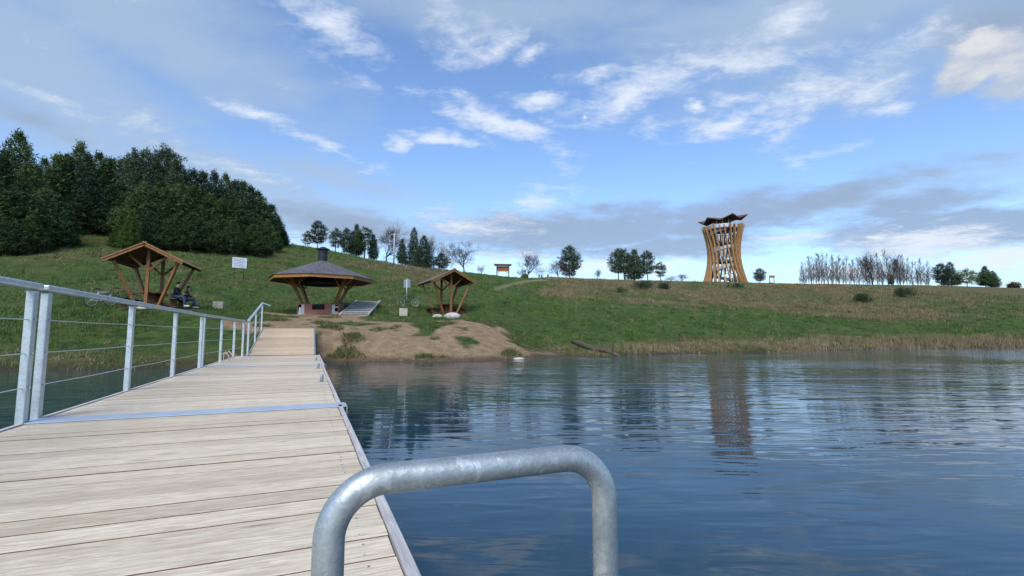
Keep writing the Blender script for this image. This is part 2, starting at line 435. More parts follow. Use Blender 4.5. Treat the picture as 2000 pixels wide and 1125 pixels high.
def np_mesh(name, verts, faces, mat, parent=None, k=3, tint=None, smooth=False):
    me = bpy.data.meshes.new(name); nv, nf = len(verts), len(faces)
    me.vertices.add(nv); me.vertices.foreach_set('co', np.asarray(verts, np.float32).ravel())
    me.loops.add(nf * k); me.loops.foreach_set('vertex_index', np.asarray(faces, np.int32).ravel())
    me.polygons.add(nf); me.polygons.foreach_set('loop_start', np.arange(0, nf * k, k, dtype=np.int32))
    me.update(calc_edges=True); me.validate()
    if tint is not None:
        a = me.attributes.new('tint', 'FLOAT_COLOR', 'POINT')
        a.data.foreach_set('color', np.asarray(tint, np.float32).ravel())
    if smooth: me.shade_smooth()
    me.materials.append(mat)
    o = bpy.data.objects.new(name, me); COL.objects.link(o)
    if parent is not None: o.parent = parent
    return o
def tag(o, label=None, cat=None, group=None, kind=None):
    if label: o['label'] = label
    if cat: o['category'] = cat
    if group: o['group'] = group
    if kind: o['kind'] = kind
    return o
def empty(name, loc=(0,0,0), rz=0.0, scale=1.0):
    o = bpy.data.objects.new(name, None); COL.objects.link(o)
    o.location = loc; o.rotation_euler = (0, 0, rz); o.scale = (scale,) * 3 if not isinstance(scale, tuple) else scale
    o.empty_display_size = .2
    return o
def dup(root, loc=None, rz=None, scale=None, label=None, group=None, mats=None):
    c = root.copy(); COL.objects.link(c)
    if loc is not None: c.location = loc
    if rz is not None: c.rotation_euler = (0, 0, rz)
    if scale is not None: c.scale = (scale,) * 3 if not isinstance(scale, tuple) else scale
    if label: c['label'] = label
    if group: c['group'] = group
    def kids(src, dst):
        for ch in list(src.children):
            k = ch.copy(); COL.objects.link(k); k.parent = dst; kids(ch, k)
    kids(root, c)
    return c

# ------------------------------------------------------------------ terrain
WATER = -1.15
def vn(x, y, scale, seed=0):     # smooth value noise, 0..1
    x = np.asarray(x, float) / scale; y = np.asarray(y, float) / scale
    xi = np.floor(x).astype(np.int64); yi = np.floor(y).astype(np.int64)
    fx = x - xi; fy = y - yi; fx = fx * fx * (3 - 2 * fx); fy = fy * fy * (3 - 2 * fy)
    def h(a, b):
        n = (a * 374761393 + b * 668265263 + seed * 1442695041) & 0x7fffffff
        n = ((n ^ (n >> 13)) * 1274126177) & 0x7fffffff
        return ((n ^ (n >> 16)) & 0xffff) / 65535.0
    return (h(xi, yi) * (1 - fx) + h(xi + 1, yi) * fx) * (1 - fy) + (h(xi, yi + 1) * (1 - fx) + h(xi + 1, yi + 1) * fx) * fy
def fbm(x, y, scale, seed=0, octs=4):
    s = 0; a = .5; tot = 0
    for i in range(octs):
        s = s + a * vn(x, y, scale / 2 ** i, seed + i); tot += a; a *= .5
    return s / tot
SHORE = [(-900,745),(-500,730),(-250,726),(0,723),(200,721),(390,717),(480,713),(560,709),(640,706),(760,706),(850,706),(950,704),(1010,701),(1055,698),(1130,699),(1200,698),
         (1300,692),(1400,689),(1500,687),(1700,683),(1850,681),(2000,680),(2300,679),(2700,680)]
LAND = [(-500,650,19),(-500,600,24),(-500,520,36),(-500,450,55),(-200,640,20.5),(-200,600,25),(-200,530,37),(-200,470,54),(-200,430,75),
 (0,680,18.6),(0,645,21),(0,605,26),(0,545,37),(0,485,54),(0,440,76),(200,680,18.8),(200,640,21.5),(200,605,25.5),(200,545,37),(200,492,52),(200,452,70),
 (290,604,24.6),(340,604,24.8),(260,602,25),(400,680,19),(400,640,22),(400,604,27),(400,552,38),(400,512,54),(400,490,66),
 (490,660,20),(545,650,20.6),(600,650,20.6),(560,641,22),(540,612.5,31),(540,562,44),(545,505,72),(556,478,90),
 (640,680,20.9),(640,640,22.4),(627,613,31),(660,613,31),(600,613,31),(627,610,33.5),(627,578,42),(640,540,56),(640,489,92),
 (700,614,31.5),(722,590,36.5),(720,560,45),(720,506,96),(720,660,22.2),(720,632,25.5),
 (788,617,30.5),(797,597,38),(800,560,52),(820,524,100),(850,660,22.6),(850,630,26.5),
 (845,615,34),(880,614.5,34),(910,614,34.5),(880,613,36.5),(880,592,42),(890,560,60),(900,531,106),
 (950,660,24),(945,630,27.5),(950,600,38),(960,570,58),(960,538,109),(1000,543,115),
 (1050,670,28),(1050,655,30),(1050,620,38),(1050,580,60),(1050,545,150),(1120,547,150),
 (1200,670,30.5),(1200,650,34),(1200,620,43),(1200,580,75),(1200,549,150),(1400,665,36.5),(1400,650,41),(1400,620,53),(1400,585,86),(1400,552,154),
 (1600,660,42),(1600,645,47),(1600,620,59),(1600,590,90),(1600,554.5,150),(1800,658,46),(1800,645,50),(1800,610,70),(1800,580,106),(1800,557,150),
 (2000,655,50),(2000,640,55),(2000,610,74),(2000,585,106),(2000,564,144),(2300,650,52),(2300,605,84),(2300,572,140)]
P0 = []
for u, v in SHORE:
    d = ray(u, v); t_ = WATER / d[2]; p = d * t_; P0.append(p)
    n = p / np.hypot(p[0], p[1])
    P0.append(np.array([p[0] - n[0] * 2.5, p[1] - n[1] * 2.5, WATER - .55]))
    P0.append(np.array([p[0] - n[0] * 9, p[1] - n[1] * 9, WATER - 1.6]))
for u, v, y in LAND: P0.append(np.array(at(u, v, y)))
P0 = [np.array(p) for p in P0]
for x, y, z in [(-150,60,16),(-110,120,23),(-60,130,21),(-40,125,17.5),(-20,150,14),(-12,190,13),(0,230,14),(30,230,14.5),(60,240,14.5),(110,240,14.5),(180,230,13),(250,180,12),(220,100,9),
                (150,40,2),(0,0,-3.5),(0,8,-3.3),(20,10,-3.5),(-12,4,-3.2),(40,10,-3.5),(0,-30,-4),(60,-30,-4),(-60,-20,-2),(-70,10,3),(-90,30,8),(80,30,-2.8),(60,22,-3),(-100,-40,2),(120,-20,-1)]:
    P0.append(np.array([x, y, z], float))
P0 = np.array(P0)
def _phi(r2): return np.where(r2 > 1e-12, .5 * r2 * np.log(np.maximum(r2, 1e-12)), 0.0)
def _solve():
    SC = 50.0
    X = P0[:, :2] / SC; n = len(X)
    r2 = ((X[:, None] - X[None]) ** 2).sum(-1)
    A = np.zeros((n + 3, n + 3)); A[:n, :n] = _phi(r2) + np.eye(n) * 2e-4
    A[:n, n] = 1; A[:n, n + 1:] = X; A[n, :n] = 1; A[n + 1:, :n] = X.T
    b = np.zeros(n + 3); b[:n] = P0[:, 2]
    return X, np.linalg.solve(A, b), SC
_X, _W, _SC = _solve()
def tz(x, y):
    x = np.atleast_1d(np.asarray(x, float)).ravel(); y = np.atleast_1d(np.asarray(y, float)).ravel()
    out = np.empty(len(x)); n = len(_X)
    for i in range(0, len(x), 20000):
        q = np.stack([x[i:i + 20000], y[i:i + 20000]], 1) / _SC
        r2 = ((q[:, None] - _X[None]) ** 2).sum(-1)
        out[i:i + 20000] = _phi(r2) @ _W[:n] + _W[n] + q @ _W[n + 1:]
    r = np.hypot(x, y)
    far = 10 + 6 * (vn(x, y, 160, 5) - .5)
    k = np.clip((r - 210) / 120, 0, 1); k = k * k * (3 - 2 * k)
    out = out * (1 - k) + far * k
    back = np.clip((-y - 20) / 60, 0, 1) * (1 - np.clip((r - 120) / 120, 0, 1))
    out = out * (1 - back) + (-4) * back
    lift = np.clip((out - WATER) / 1.2, 0, 1)
    out = out + lift * ((fbm(x, y, 9, 3) - .5) * .35 + (fbm(x, y, 2.2, 9, 3) - .5) * .16) + (1 - lift) * (fbm(x, y, 3, 4, 3) - .5) * .14
    return np.clip(out, -5, 26)
def z1(x, y): return float(tz(x, y)[0])
def G(u, v, y0=10, y1=330):      # where the ray meets the ground
    d = ray(u, v); d = d / d[1]
    ys = np.exp(np.linspace(math.log(y0), math.log(y1), 900))
    g = tz(d[0] * ys, ys); below = d[2] * ys <= g
    i = int(np.argmax(below)) if below.any() else -1
    if i <= 0: y = ys[0] if i == 0 else 150.0
    else: y = ys[i]
    return Vector((d[0] * y, y, z1(d[0] * y, y)))
def on(u, y, dz=0.0):            # on the ground, in the direction of column u, y metres ahead
    x = (u - 1000) / FPX / (CP + .004) * y
    return Vector((x, y, z1(x, y) + dz))

DY = R(22.59)                    # heading of the pier
T_ = Vector((math.cos(DY), math.sin(DY), 0)); D_ = Vector((-math.sin(DY), math.cos(DY), 0))
def dock(t, d, z=0.0): return T_ * t + D_ * d + Vector((0, 0, z))
DECK = -0.71

def soft_poly(x, y, poly, edge):
    poly = np.array(poly)[:, :2]; n = len(poly)
    ins = np.zeros(len(x), bool); dist = np.full(len(x), 1e9)
    for i in range(n):
        a, b = poly[i], poly[(i + 1) % n]
        c = ((a[1] > y) != (b[1] > y)) & (x < (b[0] - a[0]) * (y - a[1]) / (b[1] - a[1] + 1e-12) + a[0]); ins ^= c
        ab = b - a; tt = np.clip(((x - a[0]) * ab[0] + (y - a[1]) * ab[1]) / (ab @ ab + 1e-9), 0, 1)
        dist = np.minimum(dist, np.hypot(x - a[0] - tt * ab[0], y - a[1] - tt * ab[1]))
    return np.clip(np.where(ins, dist, -dist) / edge * .5 + .5, 0, 1)
SANDP = [G(540,735), G(760,735), G(950,722), G(1062,704), G(992,688), G(962,668), G(938,634), G(880,633), G(830,638), G(740,635), G(668,632), G(646,615), G(535,613.5), G(528,645), G(505,680), G(490,700), G(490,735)]
PATHP = [G(1055,545.5), G(1020,549), G(990,556), G(962,565), G(965,567), G(1000,557.5), G(1035,549.5), G(1075,547)]
def zones(x, y):
    x = np.asarray(x, float).ravel(); y = np.asarray(y, float).ravel()
    sand = soft_poly(x, y, SANDP, 2.2)
    sand = np.clip(sand + (fbm(x, y, 2.1, 21, 4) - .5) * 2.4 * (sand > .01) * (sand < .9995) + .08 * (sand > .2), 0, 1)
    hole = (fbm(x, y, 1.2, 33, 3) > .70); sand = np.where(hole & (sand < .98), sand * .55, sand)
    path = np.maximum(soft_poly(x, y, PATHP, .7), 0)
    r = np.hypot(x, y); az = np.degrees(np.arctan2(x, y))
    def sm(v, a, b): k = np.clip((v - a) / (b - a), 0, 1); return k * k * (3 - 2 * k)
    zz = tz(x, y)
    n1 = fbm(x, y, 22, 41); n2 = fbm(x, y, 5, 51)
    dry = sm(az, -1, 8) * sm(y + 9 * (n1 - .5), 53, 66) * (.30 + .70 * n1 + .55 * (fbm(x, y, 11, 47) - .5))                       # rough right-hand slope
    dry = np.maximum(dry, sm(az, -20, -13) * (1 - sm(az, -9, -5)) * sm(r, 50, 62) * (.3 + .8 * n1))
    dry = np.maximum(dry, sm(az, 14, 20) * (1 - sm(zz, WATER + .5, WATER + 1.3)) * .75)
    dry = np.maximum(dry, (1 - sm(zz, WATER + .25, WATER + .8)) * .75 * (az < 20))
    dry = np.maximum(dry, (1 - sm(az, -18, -10)) * sm(r, 33, 42) * (.95 * fbm(x, y * 2.2, 13, 43) - .05))
    dry = np.clip(dry + (n2 - .5) * .7 * (dry > .05) + (n1 - .6) * .5, 0, 1)
    rust = sm(az, 25, 27) * (1 - sm(az, 33, 36)) * sm(r, 140, 150) * (1 - sm(r, 200, 230))
    return sand, dry, np.maximum(path, 0), rust

def ground_mat():
    m, t, b = material('meadow_ground')
    o = t.new('ShaderNodeTexCoord').outputs['Object']
    a = t.new('ShaderNodeAttribute', attribute_name='tint'); s = t.new('ShaderNodeSeparateColor'); t.l.new(a.outputs['Color'], s.inputs[0])
    rust = a.outputs['Alpha']
    n1, _ = t.noise(o, .35, 5, .6); n2, _ = t.noise(o, 2.6, 6, .7); n3, _ = t.noise(t.mapping(o, scale=(1, 1, 1)), 11, 5, .7)
    n4, _ = t.noise(o, 1.1, 4, .6, 1.0); n5, _ = t.noise(o, 30, 4, .7)
    g = t.mix(t.ramp(n2, .3, .7), (.025, .053, .013), (.078, .124, .032))
    g = t.mix(1.0, g, t.mix(t.ramp(n4, .34, .66), (.62, .68, .66), (1.28, 1.22, 1.15)), 'MULTIPLY')
    g = t.mix(t.math('MULTIPLY', t.ramp(n1, .42, .68), .55), g, (.100, .122, .040))
    g = t.mix(t.math('MULTIPLY', t.ramp(n3, .52, .72), .45), g, (.10, .125, .045))
    dr = t.mix(t.ramp(n2, .32, .68), (.060, .060, .026), (.175, .140, .075))
    dr = t.mix(t.math('MULTIPLY', t.ramp(n4, .5, .7), .5), dr, (.055, .075, .024))
    c = t.mix(t.ramp(t.math('ADD', s.outputs[1], t.math('MULTIPLY', t.math('SUBTRACT', n3, .5), .7)), .28, .72), g, dr)
    sa = t.mix(t.ramp(n2, .3, .7), (.215, .150, .086), (.365, .27, .17))
    sa = t.mix(t.math('MULTIPLY', t.ramp(n3, .55, .75), .4), sa, (.19, .13, .08))
    sa = t.mix(t.math('MULTIPLY', t.ramp(n4, .55, .7), .5), sa, (.22, .15, .085))
    sa = t.mix(t.math('MULTIPLY', t.ramp(n5, .62, .7), .55), sa, (.12, .085, .05))
    c = t.mix(t.ramp(t.math('ADD', s.outputs[0], t.math('MULTIPLY', t.math('SUBTRACT', n3, .5), .6)), .35, .6), c, sa)
    c = t.mix(t.math('MULTIPLY', s.outputs[2], .5), c, (.34, .27, .19))
    c = t.mix(t.math('MULTIPLY', rust, .75), c, (.22, .105, .055))
    # wet band along the water line
    sp = t.new('ShaderNodeSeparateXYZ'); t.l.new(o, sp.inputs[0])
    c = t.mix(t.ramp(sp.outputs[2], WATER + .04, WATER + .26, .68, 0), c, (.05, .04, .025))
    t.l.new(c, b.inputs['Base Color']); b.inputs['Roughness'].default_value = .92; b.inputs['Specular IOR Level'].default_value = .1
    bump(t, b, t.math('ADD', t.math('ADD', n2, t.math('MULTIPLY', n3, .6)), t.math('MULTIPLY', n5, .25)), .16)
    return m
def build_ground():
    az = np.concatenate([np.radians(np.arange(-54, 54.01, .22)), np.radians(np.arange(56, 304, 4.0))])
    rr = np.concatenate([[0.5, 3, 6, 9, 11, 12.5], np.exp(np.arange(math.log(13.5), math.log(260), .011)), np.exp(np.arange(math.log(266), math.log(2600), .12))])
    A, Rr = np.meshgrid(az, rr); x = (Rr * np.sin(A)).ravel(); y = (Rr * np.cos(A)).ravel()
    z = tz(x, y); sand, dry, path, rust = zones(x, y)
    n, k = len(rr), len(az)
    i = np.arange(n - 1)[:, None] * k; j = np.arange(k)[None]; j2 = (j + 1) % k
    f = np.stack([(i + j), (i + k + j), (i + k + j2), (i + j2)], -1).reshape(-1, 4)
    o = np_mesh('ground', np.stack([x, y, z], 1), f, ground_mat(), None, 4, np.stack([sand, dry, path, rust], 1), True)
    tag(o, 'grassy hillside sloping down to the pond with sandy landing', None, None, 'structure')
build_ground()

def water_mat():
    m, t, b = material('pond_water')
    o = t.new('ShaderNodeTexCoord').outputs['Object']
    big, _ = t.noise(o, .06, 3, .5); mid, _ = t.noise(t.mapping(o, rot=(0, 0, R(14)), scale=(.35, 1, 1)), .35, 3, .5)
    a1, _ = t.noise(t.mapping(o, rot=(0, 0, R(-7)), scale=(.20, 1.0, 1)), 2.6, 2, .45, .4)
    a2, _ = t.noise(t.mapping(o, rot=(0, 0, R(-11)), scale=(.24, 1.0, 1)), 6.0, 1.5, .5, .4)
    a3, _ = t.noise(t.mapping(o, rot=(0, 0, R(4)), scale=(.3, 1.0, 1)), 12, 1, .5, .2)
    amp = t.ramp(t.math('ADD', t.math('MULTIPLY', big, .6), t.math('MULTIPLY', mid, .4)), .38, .60, .35, 1.35)
    h = t.math('ADD', t.math('MULTIPLY', a1, .023), t.math('ADD', t.math('MULTIPLY', a2, .0115), t.math('MULTIPLY', a3, .0024)))
    sx = t.new('ShaderNodeSeparateXYZ'); t.l.new(o, sx.inputs[0])
    wind = t.ramp(t.math('ADD', sx.outputs[0], t.math('MULTIPLY', t.math('SUBTRACT', big, .5), 30)), -6, 46, .8, 2.6)
    h = t.math('MULTIPLY', t.math('MULTIPLY', h, amp), wind)
    n = t.new('ShaderNodeBump'); n.inputs['Distance'].default_value = 1.0; n.inputs['Strength'].default_value = 1.0
    t.l.new(h, n.inputs['Height']); t.l.new(n.outputs[0], b.inputs['Normal'])
    w1, _ = t.noise(t.mapping(o, rot=(0, 0, R(-25)), scale=(.55, 1.2, 1)), 1.3, 6, .65, 1.4)
    c = t.mix(t.math('MULTIPLY', t.ramp(w1, .55, .70), .6), (.012, .040, .064), (.075, .105, .10))
    t.l.new(c, b.inputs['Base Color']); b.inputs['Roughness'].default_value = .015; b.inputs['IOR'].default_value = 1.333
    return m
def build_water():
    mb = MB(); mb.add([(-450, -450, WATER), (450, -450, WATER), (450, 450, WATER), (-450, 450, WATER)], [(0, 1, 2, 3)])
    tag(mb.build('water', water_mat()), 'dark blue rippled pond water', None, None, 'structure')
build_water()

# ------------------------------------------------------------------ pier
def two_tone(o):                 # sawn plank edges in unweathered brown, coloured darker so the seams read as shaded
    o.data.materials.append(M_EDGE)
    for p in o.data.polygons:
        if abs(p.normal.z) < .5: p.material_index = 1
def pier_section(d0, d1, label, strip_far, yaw=0.0, t0=-2.02, t1=.283):
    o = empty('pier_section', dock(0, d0, DECK), DY + yaw)
    L = d1 - d0; mb = MB(); p = .166; n = int(L / p); p = L / n
    for i in range(n):
        dz = random.uniform(-.0022, .0022)
        mb.box(((t0 + t1) / 2 + random.uniform(-.004, .004), (i + .5) * p, -.0225 + dz), (t1 - t0, p - .0065, .045))
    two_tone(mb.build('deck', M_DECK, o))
    sc = MB()
    for i in range(n):
        for x in (t0 + .09, t1 - .09):
            for dy in (-.04, .04): sc.tube([(x + random.uniform(-.006, .006), (i + .5) * p + dy, -.003), (x, (i + .5) * p + dy, .0012)], .0048, 6)
    q = sc.build('screws', M_GALV, o); q['kind'] = 'stuff'
    MB().box((t1 + .026, L / 2, -.075), (.038, L - .02, .17)).build('edge_board', M_FASCIA, o, bevel=.004)
    MB().box((t0 - .026, L / 2, -.075), (.038, L - .02, .17)).build('edge_board', M_FASCIA, o, bevel=.004)
    fl = MB()
    for k in range(3):
        fl.box(((t0 + t1) / 2, L * (k + .5) / 3, -.36), (t1 - t0 - .25, L / 3 - .5, .46))
    fl.build('float', M_FLOAT, o, bevel=.03)
    if strip_far:
        SW = .27 if d0 < 0 else .16; st = MB(); st.box(((t0 + t1) / 2 + .02, L + .01, .006), (t1 - t0 + .12, SW, .008)); st.box((t1 + .085, L + .01, -.03), (.008, SW, .07))
        st.build('joint_strip', M_STRIP, o, bevel=.002)
    return tag(o, label, 'pier')
pier_section(-1.7, 5.17, 'nearest pale plank section of the floating pier under the bent handrail', True)
pier_section(5.34, 11.94, 'middle plank section of the floating pier beyond the broad zinc strip', True)
pier_section(12.06, 17.35, 'farthest level plank section of the floating pier with cleats on its edge', False, t1=.31)
def ramp():
    d0, d1 = 17.45, 22.6; z0, z1_ = DECK + .012, .20
    o = empty('gangway', dock(0, d0, z0), DY)
    L = d1 - d0; H = z1_ - z0; t0, t1 = -1.72, .19; ang = math.atan2(H, L); SL = math.hypot(L, H)
    rot = Matrix.Rotation(ang, 3, 'X')
    mb = MB(); n = 31; p = SL / n
    for i in range(n):
        mb.box(rot @ Vector(((t0 + t1) / 2, (i + .5) * p, -.02)), (t1 - t0, p - .008, .04), rot)
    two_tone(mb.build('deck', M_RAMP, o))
    for x in (t0 - .025, t1 + .025):
        MB().box(rot @ Vector((x, SL / 2, -.06)), (.04, SL, .16), rot).build('side_beam', M_GALV, o, bevel=.004)
    MB().box((-.78, L + .10, H - .012), (2.1, .22, .012)).build('landing_plate', M_STRIP, o)
    tag(o, 'short plank gangway rising from the floating pier to the sandy bank', 'gangway')
ramp()

def railing(posts, label, t=-2.065, zf=None, h=1.09, ends=(0.05, 0.05), wires=(.28, .55, .82), gap=None, t_end=None, curl=False):
    zf = zf or (lambda d: 0.0)
    tt = (lambda d: t) if t_end is None else (lambda d: t + (t_end - t) * (d - posts[0]) / (posts[-1] - posts[0]))
    o = empty('railing', dock(t, posts[0], DECK), DY)
    lp = lambda d, z: Vector((tt(d) - t, d - posts[0], z))
    for d in posts:
        mb = MB(); z0 = zf(d); mb.box(lp(d, z0 + (h - .14) / 2 - .02), (.055, .075, h + .10))
        for w in wires: mb.box(lp(d, z0 + w) + Vector((.034, 0, 0)), (.014, .02, .02))
        mb.build('post', M_GALVP, o, bevel=.008)
    a, b = posts[0] - ends[0], posts[-1] + ends[1]
    mb = MB(); mb.beam(lp(a, zf(a) + h), lp(b, zf(b) + h), .085, .05)
    if curl: mb.beam(lp(b, zf(b) + h), lp(b, zf(b) + h) + Vector((.28, .12, -.10)), .06, .05)
    mb.build('top_rail', M_GALVP, o, bevel=.012)
    for w in wires:
        pts = []
        for i in range(len(posts)):
            pts.append(lp(posts[i], zf(posts[i]) + w))
            if i < len(posts) - 1:
                dm = (posts[i] + posts[i + 1]) / 2; pts.append(lp(dm, zf(dm) + w - .006))
        MB().tube(pts, .0042, 6).build('cable', M_WIRE, o)
    return tag(o, label, 'railing')
railing([-1.5, .7, 2.9, 5.09], 'galvanised cable railing of the nearest pier section, cut off by the left edge', ends=(.1, .075))
railing([5.32, 7.5, 9.7, 11.86], 'galvanised cable railing along the middle pier section, starting at the zinc strip', ends=(.075, .075))
railing([12.1, 13.9, 15.6, 17.05], 'galvanised cable railing along the farthest level pier section', ends=(.075, .06), t_end=-1.86)
railing([17.75, 19.9, 22.3], 'sloping galvanised railing climbing beside the gangway', t=-1.79, zf=lambda d: .012 + max(0, d - 17.45) * .177, ends=(.12, .06), h=1.07, curl=True)

def hoop_path(x0, x1, z0, top, z1, r, y=0, n=8):
    pts = [Vector((x0, y, z0))]
    for i in range(n + 1):
        a = math.pi - math.pi / 2 * i / n
        pts.append(Vector((x0 + r + r * math.cos(a), y, top - r + r * math.sin(a))))
    for i in range(n + 1):
        a = math.pi / 2 - math.pi / 2 * i / n
        pts.append(Vector((x1 - r + r * math.cos(a), y, top - r + r * math.sin(a))))
    pts.append(Vector((x1, y, z1)))
    return pts
def near_ladder():
    o = empty('swim_ladder', dock(.04, .84, DECK), DY)
    MB().tube(hoop_path(0, .505, .006, .473, -1.7, .088, 0, 14), .0242, 24).build('handrail', M_GALV, o, True)
    fl = MB(); fl.box((0, 0, .006), (.13, .13, .012))
    fl.build('foot_plate', M_GALV, o, bevel=.003)
    tag(o, 'bent galvanised handrail tube of a swim ladder, large in the foreground', 'swim ladder')
near_ladder()
def far_ladder():
    o = empty('swim_ladder', dock(-1.93, 15.0, DECK), DY, .45)
    for y in (-.9, .55):
        MB().tube([(.10, y, .0), (.06, y + .05, .28), (-.05, y + .10, .40), (-.16, y + .32, .50)], .026, 10).build('handrail', M_PINKW, o, True)
        MB().tube([(-.14, y + .3, .49), (-.42, y + .34, .30), (-.46, y + .34, -1.0)], .026, 10).build('side_rail', M_PINKW, o, True)
    mb = MB()
    for z in (-.2, -.5, -.8): mb.beam((-.46, -.56, z), (-.46, .89, z), .05, .03)
    mb.build('rung', M_GALV, o)
    tag(o, 'small pinkish swim ladder with bent rails beside the farthest railing posts', 'swim ladder')
far_ladder()
def cleat(d, label, first=[None]):
    if first[0] is None:
        o = empty('mooring_cleat', dock(.20, d, DECK), DY)
        MB().box((0, 0, .005), (.10, .08, .010)).build('base_plate', M_GALV, o, bevel=.002)
        MB().tube([(0, 0, .008), (0, 0, .115)], .024, 14).tube([(0, -.07, .10), (0, .07, .10)], .012, 10).build('bollard', M_GALV, o, True)
        tag(o, label, 'cleat', 'mooring cleats on the right edge of the pier'); first[0] = o
    else: dup(first[0], dock(.20, d, DECK), None, None, label)
cleat(7.7, 'small galvanised mooring cleat on the pier edge, nearer one beyond the zinc strip')
cleat(10.6, 'small galvanised mooring cleat on the pier edge just before the thin second joint strip')
cleat(13.6, 'farthest small mooring cleat, near the foot of the gangway')

# ------------------------------------------------------------------ picnic shelters
def make_shelter(roofmat):
    o = empty('picnic_shelter')
    L, W, PK, EV = 1.85, 1.78, 3.38, 2.44
    sl = math.atan2(PK - EV, W); SLn = math.hypot(W, PK - EV)
    for s in (-1, 1):
        rot = Matrix.Rotation(s * sl, 3, 'Y')
        c = Vector((s * W / 2, 0, (PK + EV) / 2))
        rf = MB().box(c + Vector((0, 0, .065)), (SLn + .10, 2 * L + .06, .03), rot).build('roof', roofmat, o)
        bd = MB()
        for k in range(19):
            bd.box(c + Vector((0, -L + (k + .5) * 2 * L / 19, .028)), (SLn, 2 * L / 19 - .006, .03), rot)
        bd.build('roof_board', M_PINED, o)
        for y in (-L - .045, L + .045):
            MB().box(c + Vector((0, y, .0)), (SLn + .14, .045, .19), rot).build('bargeboard', M_PINE, o, bevel=.006)
            MB().box(c + Vector((0, y * 1.012, .085)), (SLn + .2, .08, .05), rot).build('trim_board', M_FASC2, o, bevel=.006)
        MB().beam((s * 1.50, -L + .03, EV + .10), (s * 1.50, L - .03, EV + .10), .13, .15).build('eave_beam', M_PINED, o, bevel=.01)
        for y in (-1, 1):
            MB().beam((s * .52, y * .92, 0), (s * 1.50, y * 1.50, EV + .03), .15, .15).build('leaning_post', M_PINE, o, bevel=.012)
            MB().beam((s * .05, y * 1.15, 2.02), (s * .92, y * 1.15, 2.86), .10, .11).build('brace', M_PINE, o, bevel=.01)
    MB().beam((0, -L + .02, PK - .10), (0, L - .02, PK - .10), .13, .16).build('ridge_beam', M_PINE, o, bevel=.01)
    for y in (-1.15, 1.15):
        MB().box((0, y, (PK - .18) / 2), (.16, .16, PK - .18)).build('king_post', M_PINE, o, bevel=.012)
    tt = MB()
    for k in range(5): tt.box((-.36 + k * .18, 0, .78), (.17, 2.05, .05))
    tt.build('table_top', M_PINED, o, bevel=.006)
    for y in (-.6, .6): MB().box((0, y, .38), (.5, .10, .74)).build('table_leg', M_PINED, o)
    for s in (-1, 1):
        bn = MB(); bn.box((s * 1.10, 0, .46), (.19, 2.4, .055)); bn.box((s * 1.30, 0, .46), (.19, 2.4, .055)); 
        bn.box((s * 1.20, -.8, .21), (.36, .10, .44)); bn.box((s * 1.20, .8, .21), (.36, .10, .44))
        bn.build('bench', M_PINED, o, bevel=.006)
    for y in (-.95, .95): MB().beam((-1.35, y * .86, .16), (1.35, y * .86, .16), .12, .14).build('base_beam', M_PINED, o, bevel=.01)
    return o
SH1 = on(299, 25.2)
sh = make_shelter(M_BRSH)
sh.location = SH1; sh.rotation_euler = (0, 0, R(19)); sh.scale = (.90,) * 3
tag(sh, 'left picnic shelter of orange timber with people on its bench', 'picnic shelter', 'gabled picnic shelters on the grass')
SH2 = on(871, 36.2)
sh2 = dup(sh, SH2, R(27), .93, 'right picnic shelter of orange timber with pale boulders at its foot')
for c in sh2.children:
    if c.name.startswith('roof') and not c.name.startswith('roof_board'):
        c.data = c.data.copy(); c.data.materials[0] = M_GREYSH

def boulder(loc, s, label, rz=0):
    mb = MB(); mb.ball((0, 0, 0), s, 16, 10, .07)
    o = mb.build('boulder', M_STONE, None, True); o.location = loc; o.rotation_euler = (0, 0, rz)
    return tag(o, label, 'boulder')
p = G(883, 621); boulder(p + Vector((0, 0, .08)), (.52, .4, .26), 'large pale boulder at the foot of the right picnic shelter')
p = G(855, 619.5); boulder(p + Vector((0, 0, .02)), (.34, .3, .17), 'smaller pale boulder left of the large one by the right shelter')
p = G(287, 604); boulder(p + Vector((0, 0, .05)), (.55, .3, .13), 'low white stone slab below the left picnic shelter', .3)
p = G(1013, 705); boulder(Vector((p.x, p.y, WATER + .015)), (.26, .16, .06), 'single pale stone lying in the water by the sandy shore')

def block(u, v, label, s):
    p = G(u, v); o = MB().box((0, 0, s[2] / 2 - .05), s).build('concrete_block', M_CONC, None, bevel=.025)
    o.location = p; o.rotation_euler = (0, 0, R(10)); return tag(o, label, 'concrete block', 'concrete blocks on the lawn')
block(428, 603, 'pale concrete block on the grass between the left shelter and the grill hut', (.58, .5, .46))
block(788, 616.5, 'pale concrete block on the grass before the pole sign and bicycle', (.52, .45, .50))

